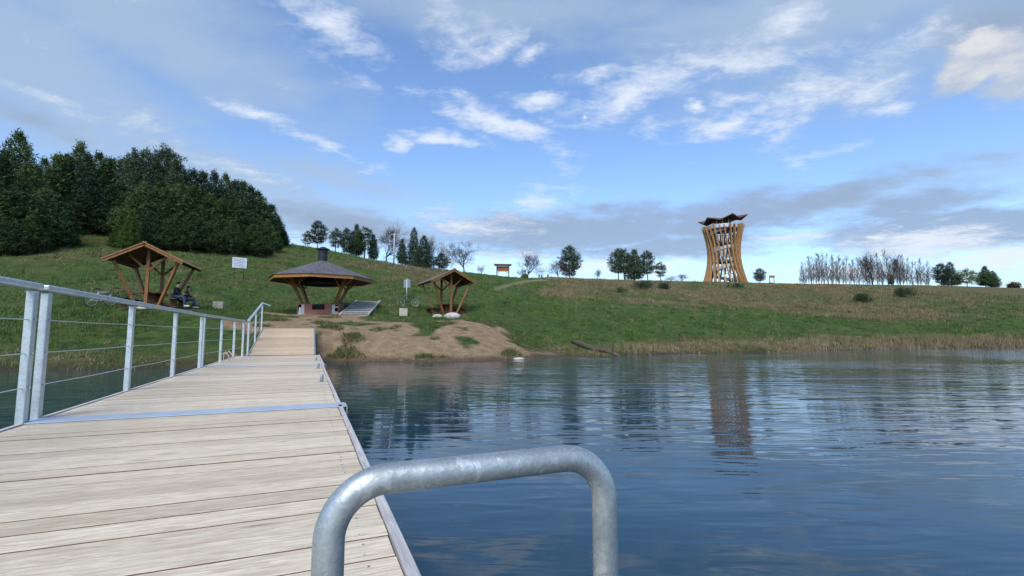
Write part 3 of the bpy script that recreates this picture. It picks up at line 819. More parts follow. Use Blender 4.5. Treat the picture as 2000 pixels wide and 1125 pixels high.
# ------------------------------------------------------------------ grill hut
def grill_hut():
    c = on(627, 32.2); c.z = z1(*on(627, 31.0)[:2])
    o = empty('grill_hut', c, R(8))
    N, RD = 8, 3.28; A0 = R(-90 + 2)
    ang = [A0 + 2 * math.pi * k / N for k in range(N)]
    EV, AP = 2.32, 3.72
    mb = MB(); n_ = 7
    vs = [];
    for j in range(n_):
        f = 1 - j / (n_ - 1) * .93; z = EV + .10 + (AP - EV - .1) * (1 - f) ** 1.0
        vs += [(RD * 1.03 * f * math.cos(a), RD * 1.03 * f * math.sin(a), z) for a in ang]
    fs = [(j * N + k, j * N + (k + 1) % N, (j + 1) * N + (k + 1) % N, (j + 1) * N + k) for j in range(n_ - 1) for k in range(N)]
    mb.add(vs, fs); mb.build('roof', M_GREYSH, o)
    for k in range(N):
        a, b = ang[k], ang[(k + 1) % N]
        p = Vector((RD * math.cos(a), RD * math.sin(a), EV)); q = Vector((RD * math.cos(b), RD * math.sin(b), EV))
        m = (q - p).normalized() * .002
        MB().beam(p + m, q - m, .05, .22).build('fascia', M_FASC2, o, bevel=.006)
    cl = MB(); vs = [(RD * .985 * math.cos(a), RD * .985 * math.sin(a), EV - .06) for a in ang] + [(.55 * math.cos(a), .55 * math.sin(a), AP - .55) for a in ang]
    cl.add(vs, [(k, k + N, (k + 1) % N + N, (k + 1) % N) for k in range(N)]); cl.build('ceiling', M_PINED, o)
    MB().tube([(0, 0, AP - .2), (0, 0, AP + .62)], .30, 12).build('chimney', M_DARKM, o)
    MB().tube([(0, 0, AP + .66), (0, 0, AP + .72), (0, 0, AP + .86)], [.42, .42, .1], 12).build('chimney_cap', M_DARKM, o)
    MB().tube([(0, 0, 1.98), (0, 0, 2.12), (0, 0, AP - .5)], [1.2, 1.2, .34], 16, cap=False).build('hood', M_DARKM, o)
    for sx in (-1, 1):
        for sy in (-1, 1):
            b = Vector((sx * .98, sy * .62, .7)); t = Vector((sx * 1.72, sy * 1.05, EV + .12))
            MB().beam(b, t, .17, .17).build('leaning_post', M_PINE, o, bevel=.012)
            m = b.lerp(t, .58)
            MB().beam(m, m + Vector((sx * .10 - .55 * sx, 0, .72)), .09, .10).build('brace', M_PINE, o, bevel=.008)
            MB().beam(m, m + Vector((sx * .72, sy * .2, .62)), .09, .10).build('brace', M_PINE, o, bevel=.008)
    # brick hearth with a dark fire opening between two store cells
    bk = MB()
    bk.box((-.62, 0, .36), (.46, 1.5, .72)); bk.box((.62, 0, .36), (.46, 1.5, .72)); bk.box((0, .2, .36), (.778, 1.1, .72)); bk.box((0, -.57, .17), (.778, .36, .34))
    bk.box((-1.04, .72, .36), (.376, .06, .72)); bk.box((1.04, .72, .36), (.376, .06, .72)); bk.box((-1.08, 0, .70), (.46, 1.5, .05)); bk.box((1.08, 0, .70), (.46, 1.5, .05))
    bk.box((-1.27, 0, .335), (.06, 1.5, .67)); bk.box((1.27, 0, .335), (.06, 1.5, .67))
    he = bk.build('hearth', M_BRICK, o)
    MB().box((0, -.36, .53), (.77, .02, .36)).box((0, -.5, .345), (.77, .3, .01)).build('fire_opening', M_RUBB, he)
    for s in (-1, 1):
        MB().box((s * .95, -.73, .36), (.18, .03, .62)).box((s * 1.13, -.72, .12), (.20, .03, .22)).build('cell_door', M_TILE, he)
    MB().box((-1.13, -.66, .36), (.12, .10, .24)).build('canister', M_WHITE, he); MB().box((1.14, -.66, .52), (.18, .12, .07)).build('tray', M_WHITE, he)
    MB().box((0, -.05, -.06), (4.4, 2.4, .12)).build('floor_slab', M_CONC, o)
    tag(o, 'octagonal grill hut with grey shingle roof, chimney and brick hearth', 'grill hut')
grill_hut()

def stairs():
    a = G(692, 615.5); b = on(719, 36.8)
    b.z = a.z + 1.25
    o = empty('hillside_steps', a, math.atan2(-(b.x - a.x), b.y - a.y))
    L = math.hypot(b.x - a.x, b.y - a.y); H = b.z - a.z; n = 9; w = 1.6
    for i in range(n):
        z = (i + 1) * H / n
        MB().box((0, (i + .5) * L / n + .02, z - .36), (w, L / n - .06, .62)).box((0, (i + .5) * L / n - .02, z - .022), (w + .02, L / n + .02, .045)).build('step', M_STEP, o, bevel=.008)
    for s in (-1, 1):
        MB().beam((s * (w / 2 + .06), -.1, .04), (s * (w / 2 + .06), L, H + .06), .11, .12).build('side_kerb', M_KERB, o, bevel=.012)
    tag(o, 'flight of grey steps with pale side kerbs right of the grill hut', 'steps')
stairs()

# ------------------------------------------------------------------ signs
def white_sign():
    p = on(464, 47); p = G(466, 545)
    o = empty('information_sign', p, R(40))
    k = p.y / 950
    W_, H_ = 1.22, .98; zb = 1.05
    for x in (-.40, .40): MB().box((x, 0, zb / 2 - .1), (.06, .06, zb + .7)).build('post', M_DARKM, o)
    bd = MB().box((0, -.05, zb + H_ / 2), (W_, .04, H_)).build('board', M_WHITE, o, bevel=.004)
    pr = MB()
    for i in range(5): pr.box((random.uniform(-.08, .08), -.074, zb + H_ * (.84 - i * .15)), (W_ * random.uniform(.62, .82), .004, .045))
    pr.box((.2, -.074, zb + .10), (.5, .004, .05))
    pr.build('print', M_INK, bd)
    tag(o, 'white information sign on two dark posts in the grass below the pine wood', 'sign')
white_sign()
def pole_sign():
    p = G(794, 586); o = empty('pole_sign', p, R(-15)); h = 42 * p.y / 950
    MB().tube([(0, 0, -.2), (0, 0, h)], .035, 10).build('pole', M_STEEL, o, True)
    MB().box((-.02, .06, h - .42), (.62, .025, .70)).build('panel', M_SIGNB, o, bevel=.01)
    tag(o, 'grey sign seen from behind on a thin pole beside the leaning bicycle', 'sign')
pole_sign()
def notice_board():
    p = on(982, 109); o = empty('notice_board', p, R(6))
    for x in (-1.35, 1.35): MB().box((x, 0, 1.25), (.2, .2, 2.7)).build('post', M_PINED, o)
    MB().box((0, 0, 1.72), (2.5, .08, 1.2)).build('panel', M_ORANGEB, o)
    for s in (-1, 1):
        MB().box((0, s * .33, 2.66), (3.9, .78, .09), Matrix.Rotation(-s * .38, 3, 'X')).build('roof', M_PINED, o)
    for s in (-1, 1): MB().beam((s * 1.25, 0, .75), (s * .6, 0, 1.1), .09, .09).build('brace', M_PINE, o)
    tag(o, 'roofed red brown notice board on two posts on the ridge', 'notice board')
notice_board()
def ridge_sign():
    p = on(1511, 150); o = empty('wooden_sign', p, R(-5))
    for x in (-.75, .55): MB().box((x, 0, 1.1), (.18, .18, 2.6)).build('post', M_PINE, o)
    MB().box((-.1, -.12, 2.05), (1.7, .06, .75)).build('panel', M_PINE, o)
    tag(o, 'small wooden sign on two posts on the ridge right of the tower', 'sign')
ridge_sign()

# ------------------------------------------------------------------ bicycles
def make_bike(fm, label):
    o = empty('bicycle')
    for y in (-.54, .54):
        w = empty('wheel'); w.parent = o; w.location = (0, y, .345)
        MB().ring((0, 0, 0), .335, .024, 'x', 28, 6).build('tyre', M_RUBB, w, True)
        sp = MB().ring((0, 0, 0), .31, .012, 'x', 28, 5)
        sp.tube([(-.05, 0, 0), (.05, 0, 0)], .025, 8)
        for k in range(14):
            a = 2 * math.pi * k / 14
            sp.tube([((-1) ** k * .03, 0, 0), (0, .31 * math.cos(a), .31 * math.sin(a))], .003, 3)
        sp.build('rim', M_STEEL, w)
    bb, st, hd, hb = Vector((0, -.10, .30)), Vector((0, -.24, .80)), Vector((0, .36, .82)), Vector((0, .40, .68))
    fr = MB()
    for a, b, r in ((bb, st, .018), (st, hd, .018), (bb, hb, .022), (hd, hb, .02)): fr.tube([a, b], r, 8)
    for s in (-1, 1):
        fr.tube([bb + Vector((s * .03, 0, 0)), (s * .06, -.54, .345)], .011, 6); fr.tube([st + Vector((s * .02, 0, -.06)), (s * .06, -.54, .345)], .010, 6)
    fr.build('frame', fm, o, True)
    fk = MB()
    for s in (-1, 1): fk.tube([(s * .055, .41, .66), (s * .06, .54, .345)], .014, 6)
    fk.tube([(-.06, .41, .67), (.06, .41, .67)], .016, 6); fk.build('fork', M_BIKEB, o, True)
    MB().tube([(0, .355, .82), (0, .34, .95), (0, .40, .99)], .015, 8).tube([(-.32, .32, 1.01), (-.15, .39, .99), (.15, .39, .99), (.32, .32, 1.01)], .014, 8).build('handlebar', M_BIKEB, o, True)
    MB().tube([(0, -.24, .78), (0, -.27, .95)], .013, 8).build('seat_post', M_STEEL, o, True)
    MB().ball((0, -.31, .97), (.075, .14, .035), 12, 6).ball((0, -.18, .97), (.03, .10, .025), 10, 6).build('saddle', M_RUBB, o, True)
    MB().ring(tuple(bb + Vector((.05, 0, 0))), .085, .008, 'x', 20, 4).tube([bb + Vector((.07, 0, 0)), bb + Vector((.07, .06, -.16))], .011, 6).tube([bb + Vector((-.07, 0, 0)), bb + Vector((-.07, -.06, .16))], .011, 6) \
        .box(bb + Vector((.12, .06, -.16)), (.09, .08, .025)).box(bb + Vector((-.12, -.06, .16)), (.09, .08, .025)).build('crank', M_STEELD, o)
    return tag(o, label, 'bicycle', 'parked bicycles')
bk = make_bike(M_BIKEB, 'dark bicycle standing side-on behind the pole sign')
p = G(797, 599); bk.location = p; bk.rotation_euler = (0, 0, R(-80)); bk.scale = (p.y * 45 / 950 / 1.77,) * 3
p = on(238, 26.6); b2 = dup(bk, p, R(-30), 1.0, 'black bicycle with thin wheels, nearer the left picnic shelter')
p = on(199, 26.8); b3 = dup(bk, p, R(-22), 1.0, 'bicycle with white frame, leftmost beside the left picnic shelter')
for c in b3.children:
    if c.name.startswith('frame'): c.data = c.data.copy(); c.data.materials[0] = M_BIKEW

# ------------------------------------------------------------------ people
def skin_mesh(name, pts, edges, radii, mat, parent, root=0, sub=1):
    me = bpy.data.meshes.new(name); me.from_pydata([tuple(p) for p in pts], edges, []); me.update()
    o = bpy.data.objects.new(name, me); COL.objects.link(o); me.materials.append(mat)
    if parent is not None: o.parent = parent
    sk = o.modifiers.new('skin', 'SKIN'); sk.use_smooth_shade = True
    layer = me.skin_vertices[0].data
    for i, r in enumerate(radii):
        layer[i].radius = (r, r) if not isinstance(r, tuple) else r
        layer[i].use_root = (i == root)
    su = o.modifiers.new('subdivision', 'SUBSURF'); su.levels = sub; su.render_levels = sub
    return o
def person(loc, rz, pose, jacket, trousers, hair, label, scale=1.0, shoes=M_SHOE):
    # facing +Y; one skinned body, clothes grown on the same joints a little thicker
    o = empty('person', loc, rz, scale)
    if pose == 'sit':
        pel = Vector((0, 0, .56)); ch = Vector((0, .07, .88)); nk = Vector((0, .10, 1.06)); hd = Vector((0, .16, 1.20))
        hip = lambda s: Vector((s * .09, .02, .55)); kn = lambda s: Vector((s * .12, .45, .53)); an = lambda s: Vector((s * .12, .44 + .05 * s, .09)); toe = lambda s: Vector((s * .13, .62 + .05 * s, .04))
        sh_ = lambda s: Vector((s * .18, .07, .99)); eb = lambda s: Vector((s * .24, .16, .74)); wr = lambda s: Vector((s * .12, .36, .70)); fw = Vector((0, .08, .0))
    else:
        pel = Vector((0, 0, .95)); ch = Vector((0, .0, 1.28)); nk = Vector((0, .01, 1.48)); hd = Vector((0, .03, 1.62))
        hip = lambda s: Vector((s * .09, 0, .92)); kn = lambda s: Vector((s * .10, .06 * s + .02, .50)); an = lambda s: Vector((s * .10, .12 * s - .03, .08)); toe = lambda s: Vector((s * .11, .12 * s + .13, .03))
        sh_ = lambda s: Vector((s * .18, 0, 1.40)); eb = lambda s: Vector((s * .23, -.04, 1.12)); wr = lambda s: Vector((s * .22, .06, .88)); fw = Vector((0, .01, -.08))
    P, E, Rd = [pel, ch, nk, hd, hd + Vector((0, .01, .10))], [(0, 1), (1, 2), (2, 3), (3, 4)], [(.13, .10), (.14, .10), .052, (.078, .092), (.06, .07)]
    P.append(hd + Vector((0, .10, .0))); E.append((3, 5)); Rd.append(.022)        # nose and brow line
    for s in (-1, 1):
        i = len(P); P += [hip(s), kn(s), an(s), toe(s)]; E += [(0, i), (i, i + 1), (i + 1, i + 2), (i + 2, i + 3)]; Rd += [.085, .058, .042, .032]
        i = len(P); w = wr(s); pm = w + fw * .9
        P += [sh_(s), eb(s), w, pm]; E += [(1, i), (i, i + 1), (i + 1, i + 2), (i + 2, i + 3)]; Rd += [.055, .042, .030, .032]
        d = fw.normalized() if fw.length else Vector((0, 1, 0)); sd = Vector((1, 0, 0))
        for k in range(4):
            f0 = pm + sd * (k - 1.5) * .020 + d * .03; f1 = f0 + d * (.05 + .008 * (1.5 - abs(k - 1.5))) + Vector((0, .01, -.012))
            j = len(P); P += [f0, f1]; E += [(i + 3, j), (j, j + 1)]; Rd += [.0095, .008]
        j = len(P); P += [w + fw * .5 - sd * s * .035, w + fw * .9 - sd * s * .05]; E += [(i + 3, j), (j, j + 1)]; Rd += [.011, .009]
    skin_mesh('body', P, E, Rd, M_SKIN, o)
    P, E, Rd = [pel + Vector((0, 0, .0)), ch, nk - Vector((0, 0, .05))], [(0, 1), (1, 2)], [(.155, .125), (.175, .135), .075]
    for s in (-1, 1):
        i = len(P); P += [sh_(s), eb(s), wr(s)]; E += [(1, i), (i, i + 1), (i + 1, i + 2)]; Rd += [.078, .062, .045]
    skin_mesh('jacket', P, E, Rd, jacket, o)
    P, E, Rd = [pel + Vector((0, 0, -.02))], [], [(.145, .12)]
    for s in (-1, 1):
        i = len(P); P += [hip(s), kn(s), an(s) + Vector((0, 0, .03))]; E += [(0, i), (i, i + 1), (i + 1, i + 2)]; Rd += [.105, .075, .06]
    skin_mesh('trousers', P, E, Rd, trousers, o)
    for s in (-1, 1):
        MB().ball((an(s) + toe(s)) / 2 + Vector((0, .02, .005)), (.05, .14, .05), 10, 6).build('shoe', shoes, o, True)
    h = MB().ball(hd + Vector((0, -.025, .055)), (.088, .098, .095), 12, 8)
    if hair is M_HAIRB: h.ball(hd + Vector((0, -.07, -.10)), (.075, .05, .16), 10, 6)
    h.build('hair', hair, o, True)
    for s in (-1, 1): MB().ball(hd + Vector((s * .032, .086, .025)), (.012, .008, .009), 8, 5).build('eye', M_HAIR, o, True)
    MB().ball(hd + Vector((0, .085, -.048)), (.024, .010, .008), 8, 5).build('mouth', M_WINE, o, True)
    return tag(o, label, 'person')
MS = sh.matrix_basis.copy() if False else (Matrix.Translation(SH1) @ Matrix.Rotation(R(19), 4, 'Z') @ Matrix.Scale(.90, 4))
def seat(x, y): q = MS @ Vector((x, y, 0)); return Vector((q.x, q.y, q.z + .0))
person(seat(1.20, -.62), R(19 - 90), 'sit', M_BLACKC, M_JEAN, M_HAIR, 'person in a black jacket and jeans seated on the shelter bench, taller of the two', 1.0)
person(seat(1.34, .80), R(19 - 80), 'sit', M_WINE, M_JEAN, M_HAIRB, 'shorter seated person in a dark red top and blue jeans on the shelter bench', .93)
for u, y, rz, jk, tr, lb in ((1053.5, 150, R(20), M_BLACKC, M_STEELD, 'distant standing person in dark clothes, leftmost on the ridge beside the large bare tree'),
                             (1058.5, 151, R(-20), M_BLACKC, M_JEAN, 'distant standing person close at the right of the leftmost one on the ridge'),
                             (1070.5, 150, R(160), M_STEELD, M_BLACKC, 'lone distant person in dark clothes right of the pair on the ridge')):
    person(on(u, y), rz, 'stand', jk, tr, M_HAIR, lb, .98, M_RUBB)

# ------------------------------------------------------------------ viewing tower
def tower():
    Y = 160.0; p = on(1418, Y); p.z = at(1421, 552, Y).z - .3
    o = empty('viewing_tower', p, R(10)); k = Y / 950
    H = 19.0
    def rad(f): return 4.75 + 1.85 * (abs(f - .52) / .52) ** 1.9 if f < .52 else 4.75 + 1.55 * ((f - .52) / .48) ** 1.8
    NC = 24
    for i in range(NC):
        a0 = 2 * math.pi * i / NC; pts = []
        tw = -R(30) * (1 if i % 2 else .85); hh = H * (1 + .022 * math.sin(a0 * 1.0 + .6)) + (.35 if i % 3 == 0 else 0)
        for j in range(13):
            f = j / 12; a = a0 + tw * (f - .5)
            pts.append((rad(f), a, hh * f))
        vs = []
        for (r, a, z) in pts:
            er, et = Vector((math.cos(a), math.sin(a), 0)), Vector((-math.sin(a), math.cos(a), 0)); c = er * r + Vector((0, 0, z))
            vs += [c + er * .42 + et * .18, c + er * .42 - et * .18, c - er * .42 - et * .18, c - er * .42 + et * .18]
        fs = [(4 * j + q, 4 * j + (q + 1) % 4, 4 * j + 4 + (q + 1) % 4, 4 * j + 4 + q) for j in range(12) for q in range(4)] + [(3, 2, 1, 0), (48, 49, 50, 51)]
        MB().add(vs, fs).build('column', M_TOWERW, o)
    # steel core, decks and winding stair
    for i in range(8):
        a = 2 * math.pi * i / 8 + .2
        MB().tube([(2.6 * math.cos(a), 2.6 * math.sin(a), 0), (2.6 * math.cos(a), 2.6 * math.sin(a), H + 2.3)], .16, 8).build('steel_post', M_STEEL, o)
    st = MB(); rl = MB(); NS = 110
    for i in range(NS):
        a = i * .155; z = .6 + i * (H - 2.2) / NS; r = 3.6
        c = Vector((r * math.cos(a), r * math.sin(a), z))
        st.box(c, (1.5, .6, .10), Matrix.Rotation(a, 3, 'Z'))
        rl.box(Vector((4.35 * math.cos(a), 4.35 * math.sin(a), z + .55)), (.06, .72, 1.0), Matrix.Rotation(a, 3, 'Z'))
    st.build('stair', M_STEELD, o); rl.build('stair_railing', M_STEEL, o)
    for z, r in ((H * .36, 3.2), (H * .68, 3.4), (H - 1.35, 5.5)):
        MB().tube([(0, 0, z), (0, 0, z + .28)], r, 24).build('platform', M_STEELD, o)
    MB().tube([(0, 0, H - .95), (0, 0, H + .15)], 5.4, 32, cap=False).build('parapet', M_STEEL, o)
    for f in (.2, .5, .8): MB().ring((0, 0, H * f), rad(f) - .3, .10, 'z', 40, 5).build('tie_ring', M_STEELD, o)
    # folded star roof
    ro = MB(); n = 6; vs = [Vector((0, 0, H + 2.7))]; zc = H + 2.2
    for i in range(2 * n):
        a = math.pi * i / n + .35
        r, z = (7.7, zc + .55) if i % 2 == 0 else (6.3, zc - .60)
        z += .65 * math.cos(a - .1)
        vs.append(Vector((r * math.cos(a), r * math.sin(a), z)))
    top = [v + Vector((0, 0, .28)) for v in vs]; m = len(vs)
    fs = []
    for i in range(2 * n):
        j = (i + 1) % (2 * n)
        fs += [(0, 1 + j, 1 + i), (m, m + 1 + i, m + 1 + j), (1 + i, 1 + j, m + 1 + j, m + 1 + i)]
    ro.add(vs + top, fs); ro.build('roof', M_TROOF, o)
    tag(o, 'tall waisted timber viewing tower with star shaped roof on the ridge', 'tower')
tower()

# ------------------------------------------------------------------ trees
def needle_clumps(cent, outw, n, ln, wd, rng, spread=1.0, upb=.35, jit=.22):
    N = len(cent); c = np.repeat(cent, n, 0); ow = np.repeat(outw, n, 0)
    d = ow * .55 + rng.normal(size=c.shape) * spread * .75; d[:, 2] += upb; d /= np.linalg.norm(d, axis=1)[:, None]
    c = c + rng.normal(size=c.shape) * jit
    s = np.cross(d, rng.normal(size=c.shape)); s /= np.linalg.norm(s, axis=1)[:, None]
    l = ln * rng.uniform(.6, 1.35, (len(c), 1)); w = wd * rng.uniform(.6, 1.3, (len(c), 1))
    v = np.stack([c - s * w, c + s * w, c + d * l], 1).reshape(-1, 3)
    return v, np.arange(len(v)).reshape(-1, 3)
def make_conifer(seed, H, prof, h0, levels, per, droop, nbl, ln, wd, mat, barkm, name='pine_tree', jitlev=.5, gaps=.0, lean=.0, jit=.2):
    rng = np.random.default_rng(seed); o = empty(name); tip = .9
    tr = [(lean * (z / H) ** 2 * 1.0, .12 * math.sin(z * .7 + seed), z) for z in np.linspace(-.5, H * .97, 9)]
    mb = MB(); mb.tube(tr, [max(.02, .022 * H * (1 - i / 8.4)) for i in range(9)], 8)
    cs, ow = [], []
    for i in range(levels):
        f = (i + rng.uniform(-.4, .4) * jitlev) / (levels - 1); f = min(max(f, 0), 1)
        z = h0 + (H - h0) * f; rad = prof(f)
        m = max(2, int(round(per * (.55 + .45 * rad / max(.01, prof(.3)))))); a0 = rng.uniform(0, 6.28)
        for b in range(m):
            if rng.random() < gaps: continue
            a = a0 + 2 * math.pi * b / m + rng.uniform(-.35, .35); L = rad * rng.uniform(.68, 1.18)
            px = lean * (z / H) ** 2
            e = Vector((px + L * math.cos(a), L * math.sin(a), z + L * droop + rng.uniform(-.1, .25)))
            if L > .5: mb.tube([(px, 0, z), ((px + e.x) / 2, e.y / 2, (z + e.z) / 2 - .05 * L), tuple(e)], [.014 * L + .012, .01 * L + .008, .006], 4, False)
            k = max(1, int(L / .42))
            for j in range(k):
                q = 1 - (j / max(1, k)) * .78 if k > 1 else .8
                side = rng.uniform(-.28, .28) * L * (1 - .4 * q)
                cs.append((px + L * q * math.cos(a) - side * math.sin(a), L * q * math.sin(a) + side * math.cos(a), z + L * q * droop + rng.uniform(-.12, .18)))
                ow.append((math.cos(a), math.sin(a), .15))
    for q in range(5):           # leaders that stand up out of the crown
        a = rng.uniform(0, 6.28); f = rng.uniform(.62, .95); rr = prof(f) * .8; z = h0 + (H - h0) * f
        for j in range(3): cs.append((lean * (z / H) ** 2 + rr * math.cos(a), rr * math.sin(a), z + .25 + j * .32)); ow.append((0, 0, 1.6))
    cs.append((lean, 0, H - .1)); ow.append((0, 0, 1)); cs.append((lean, 0, H - .35)); ow.append((0, 0, 1))
    v, f = needle_clumps(np.array(cs), np.array(ow), nbl, ln, wd, rng, jit=jit)
    np_mesh('crown', v, f, mat, o); mb.build('trunk', barkm, o)
    return o
def prof_dense(Rm): return lambda f: Rm * (min(1, .72 + f * 1.4) * (1 - f ** 1.45) ** .92 + .03)
def prof_cone(Rm): return lambda f: Rm * ((1 - f) ** .85 * .97 + .04)
def prof_open(Rm): return lambda f: Rm * (max(0, math.sin(math.pi * min(1, (f * .86 + .16)))) ** .7 + .05)
C = {}
C['d1'] = make_conifer(11, 10, prof_dense(2.7), .5, 24, 9, .12, 21, .37, .060, M_NEEDLE, M_PBARK)
C['d2'] = make_conifer(12, 10, prof_dense(2.4), .7, 24, 9, .18, 21, .37, .060, M_NEEDLE, M_PBARK, jitlev=.9, lean=.25)
C['d3'] = make_conifer(13, 10, prof_dense(3.0), 1.0, 22, 9, .10, 21, .38, .062, M_NEEDLE, M_PBARK, jitlev=.8, lean=-.2)
C['d4'] = make_conifer(14, 10, prof_dense(2.2), .6, 24, 8, .22, 21, .36, .058, M_NEEDLB, M_PBARK, jitlev=.9)
C['y1'] = make_conifer(15, 10, prof_cone(3.4), .1, 22, 9, .12, 20, .40, .064, M_NEEDLY, M_PBARK, 'young_pine')
C['c1'] = make_conifer(16, 10, prof_cone(3.2), .5, 22, 8, .04, 18, .38, .058, M_NEEDLB, M_PBARK, 'spruce_tree', gaps=.08)
C['o1'] = make_conifer(17, 10, prof_open(3.1), 2.4, 15, 7, .22, 22, .37, .056, M_NEEDLB, M_PBARK, gaps=.16, jitlev=1.2)
C['o2'] = make_conifer(18, 10, prof_open(2.5), 2.8, 13, 6, .15, 23, .37, .056, M_NEEDLE, M_PBARK, gaps=.2, jitlev=1.3, lean=.4)
C['o3'] = make_conifer(19, 10, prof_open(3.5), 1.2, 17, 8, .25, 22, .37, .056, M_NEEDLB, M_PBARK, gaps=.14, jitlev=1.2)
def make_shrub(seed):
    rng = np.random.default_rng(seed); o = empty('shrub'); cs, ow = [], []; st = MB()
    for k in range(7):
        c = np.array([rng.normal() * 4.2, rng.normal() * 3.5, rng.uniform(2.0, 6.2)]); rr = rng.uniform(2.0, 3.6)
        st.tube([(c[0] * .15, c[1] * .15, -.3), (c[0] * .5, c[1] * .5, c[2] * .5), tuple(c)], [.16, .1, .05], 5, False)
        d = rng.normal(size=(60, 3)); d /= np.linalg.norm(d, axis=1)[:, None]
        p = c + d * rr * rng.uniform(.35, 1.0, (60, 1)) * np.array([1.1, 1.1, .9]); p[:, 2] = np.maximum(p[:, 2], .4)
        cs.append(p); ow.append(d)
    v, f = needle_clumps(np.concatenate(cs), np.concatenate(ow), 9, .85, .12, rng, jit=.7, upb=.5)
    np_mesh('crown', v, f, M_SHRUB, o); st.build('stem', M_BARK, o)
    return o
C['s1'] = make_shrub(20); C['s2'] = make_shrub(24)
USED = set()
def plant(kind, base, H, label, group=None, wide=1.0, cat='tree', rz=None, name=None):
    rz = random.uniform(0, 6.28) if rz is None else rz
    s = H / 10.0; sc = (s * wide, s * wide, s)
    src = C[kind]
    if kind not in USED:
        USED.add(kind); o = src; o.location = base; o.rotation_euler = (0, 0, rz); o.scale = sc
        o['label'] = label
        if group: o['group'] = group
    else:
        o = dup(src, base, rz, sc, label, group)
        if not group and 'group' in o: del o['group']
    o['category'] = cat
    return o
def tall(u, vtop, y):            # base on the ground and the height that reaches row vtop
    b = on(u, y); t = at(u, vtop, y); return b, max(1.0, t.z - b.z)

# the pine wood on the left hillside
WOOD = [(-60,225,58,'d3'),(6,239,60,'d1'),(-20,262,52,'d2'),(38,285,56,'d3'),(62,275,66,'d1'),(88,272,68,'d2'),(106,263,70,'d1'),(129,264,72,'d3'),(148,280,70,'d4'),(171,288,74,'d1'),
 (195,294,76,'d2'),(222,312,78,'d3'),(243,300,78,'o3'),(262,285,74,'o1'),(285,305,72,'d4'),(306,294,75,'o3'),(325,308,72,'d4'),(342,311,74,'d1'),(362,320,74,'d4'),(384,322,76,'d2'),(404,335,76,'d4'),
 (427,340,78,'d1'),(446,350,78,'d4'),(461,352,80,'d2'),(478,366,81,'d4'),(493,365,82,'d1'),(508,388,82,'d4'),(520,396,84,'d2'),(535,415,85,'d4'),(548,444,86,'d1'),
 (20,330,50,'d1'),(70,345,53,'d3'),(-40,340,48,'d3'),(105,370,56,'d2'),(160,350,66,'d4'),(200,360,68,'d1'),(235,365,66,'d3'),
 (268,355,64,'d3'),(300,350,64,'d1'),(335,350,66,'d3'),(368,362,66,'d2'),(400,372,68,'d3'),(432,380,70,'d1'),(462,392,72,'d3'),(490,405,74,'d2'),(516,428,76,'d1'),(534,446,78,'d3'),
 (285,405,60,'d2'),(325,410,61,'d1'),(365,415,62,'d3'),(405,420,64,'d1'),(445,425,66,'d2'),(485,435,69,'d3'),(515,455,72,'d2'),(45,390,49,'d2'),(0,400,47,'d1'),
 (180,330,84,'d3'),(220,350,86,'d1'),(140,310,82,'d2'),(255,340,84,'d3'),(300,340,86,'d2'),(350,345,86,'d3'),(400,360,88,'d1'),(450,375,90,'d3')]
for i, (u, vt, y, kd) in enumerate(WOOD):
    b, h = tall(u, vt + (4 if u > 110 else 26), y); h *= random.uniform(.86, 1.04)
    plant(kd, b, h, 'dark green pine standing among the dense pine wood on the left hillside', 'pines of the wood on the left hillside', wide=max(.55, min(1.5, 2.95 / (2.6 * h / 10))) * random.uniform(.8, 1.15))
b, h = tall(243, 412, 57); plant('y1', b, h, 'young bright green pine at the front edge of the wood above the left shelter', wide=.85)
b, h = tall(215, 440, 58); plant('y1', b, h, 'low light green young pine just left of the taller young one', wide=.9)

# conifers along the skyline
for u, vt, y, kd, w, lb in (
 (596,452,104,'o2',1.0,'small open pine at the left end of the ridge row behind the grill hut'),
 (616,433,105,'o1',.9,'taller open crowned pine right of the pine wood, above the hut chimney'),
 (651,447,106,'o2',1.1,'slender ragged pine between the hut chimney and the dark pine clump'),
 (673,447,106,'o3',.75,'first pine of the dark clump left of the large bare tree'),
 (692,440,107,'d4',1.2,'dark upright pine in the middle of the ridge clump'),
 (709,446,105,'o2',1.3,'right pine of the dark clump, its trunk visible'),
 (726,460,106,'d4',1.0,'dark narrow pine directly before the large bare tree'),
 (783,468,104,'d4',.95,'short dark pine right of the utility pole'),
 (806,447,106,'c1',.8,'pointed spruce rising above the ridge right of the utility pole'),
 (826,462,101,'c1',1.25,'broad dark spruce on the ridge behind the right shelter'),
 (862,496,102,'o3',1.1,'low spreading pine right of the broad spruce'),
 (1113,482,150,'o3',.95,'wide crowned pine on the ridge right of the small bare tree'),
 (1209,487,151,'o1',.95,'left pine of the ridge group, leaning left, with bare lower trunks'),
 (1221,489,153,'o2',1.1,'second pine of the ridge group, close behind the left one'),
 (1241,489,150,'d4',1.5,'dense dark pine in the middle of the ridge group'),
 (1266,491,151,'o1',.85,'right tall pine of the ridge group'),
 (1292,513,150,'o2',1.2,'small sparse pine at the right end of the ridge group'),
 (1487,525,150,'o3',1.2,'lone small pine on the ridge right of the tower'),
 (1745,537,148,'d2',.9,'small dark pine before the bare birch grove'),
 (1843,516,147,'o3',1.0,'left spreading pine right of the birch grove'),
 (1862,513,148,'c1',1.2,'taller layered pine right of the birch grove'),
 (1930,522,146,'d3',1.25,'conical dark evergreen on the ridge, near the right edge'),
 (1945,530,146,'d1',1.35,'rounded dark evergreen touching the conical one near the right edge')):
    b, h = tall(u, vt, y); plant(kd, b, h, lb, wide=w * (1.0 if h > 4 else 1.2))
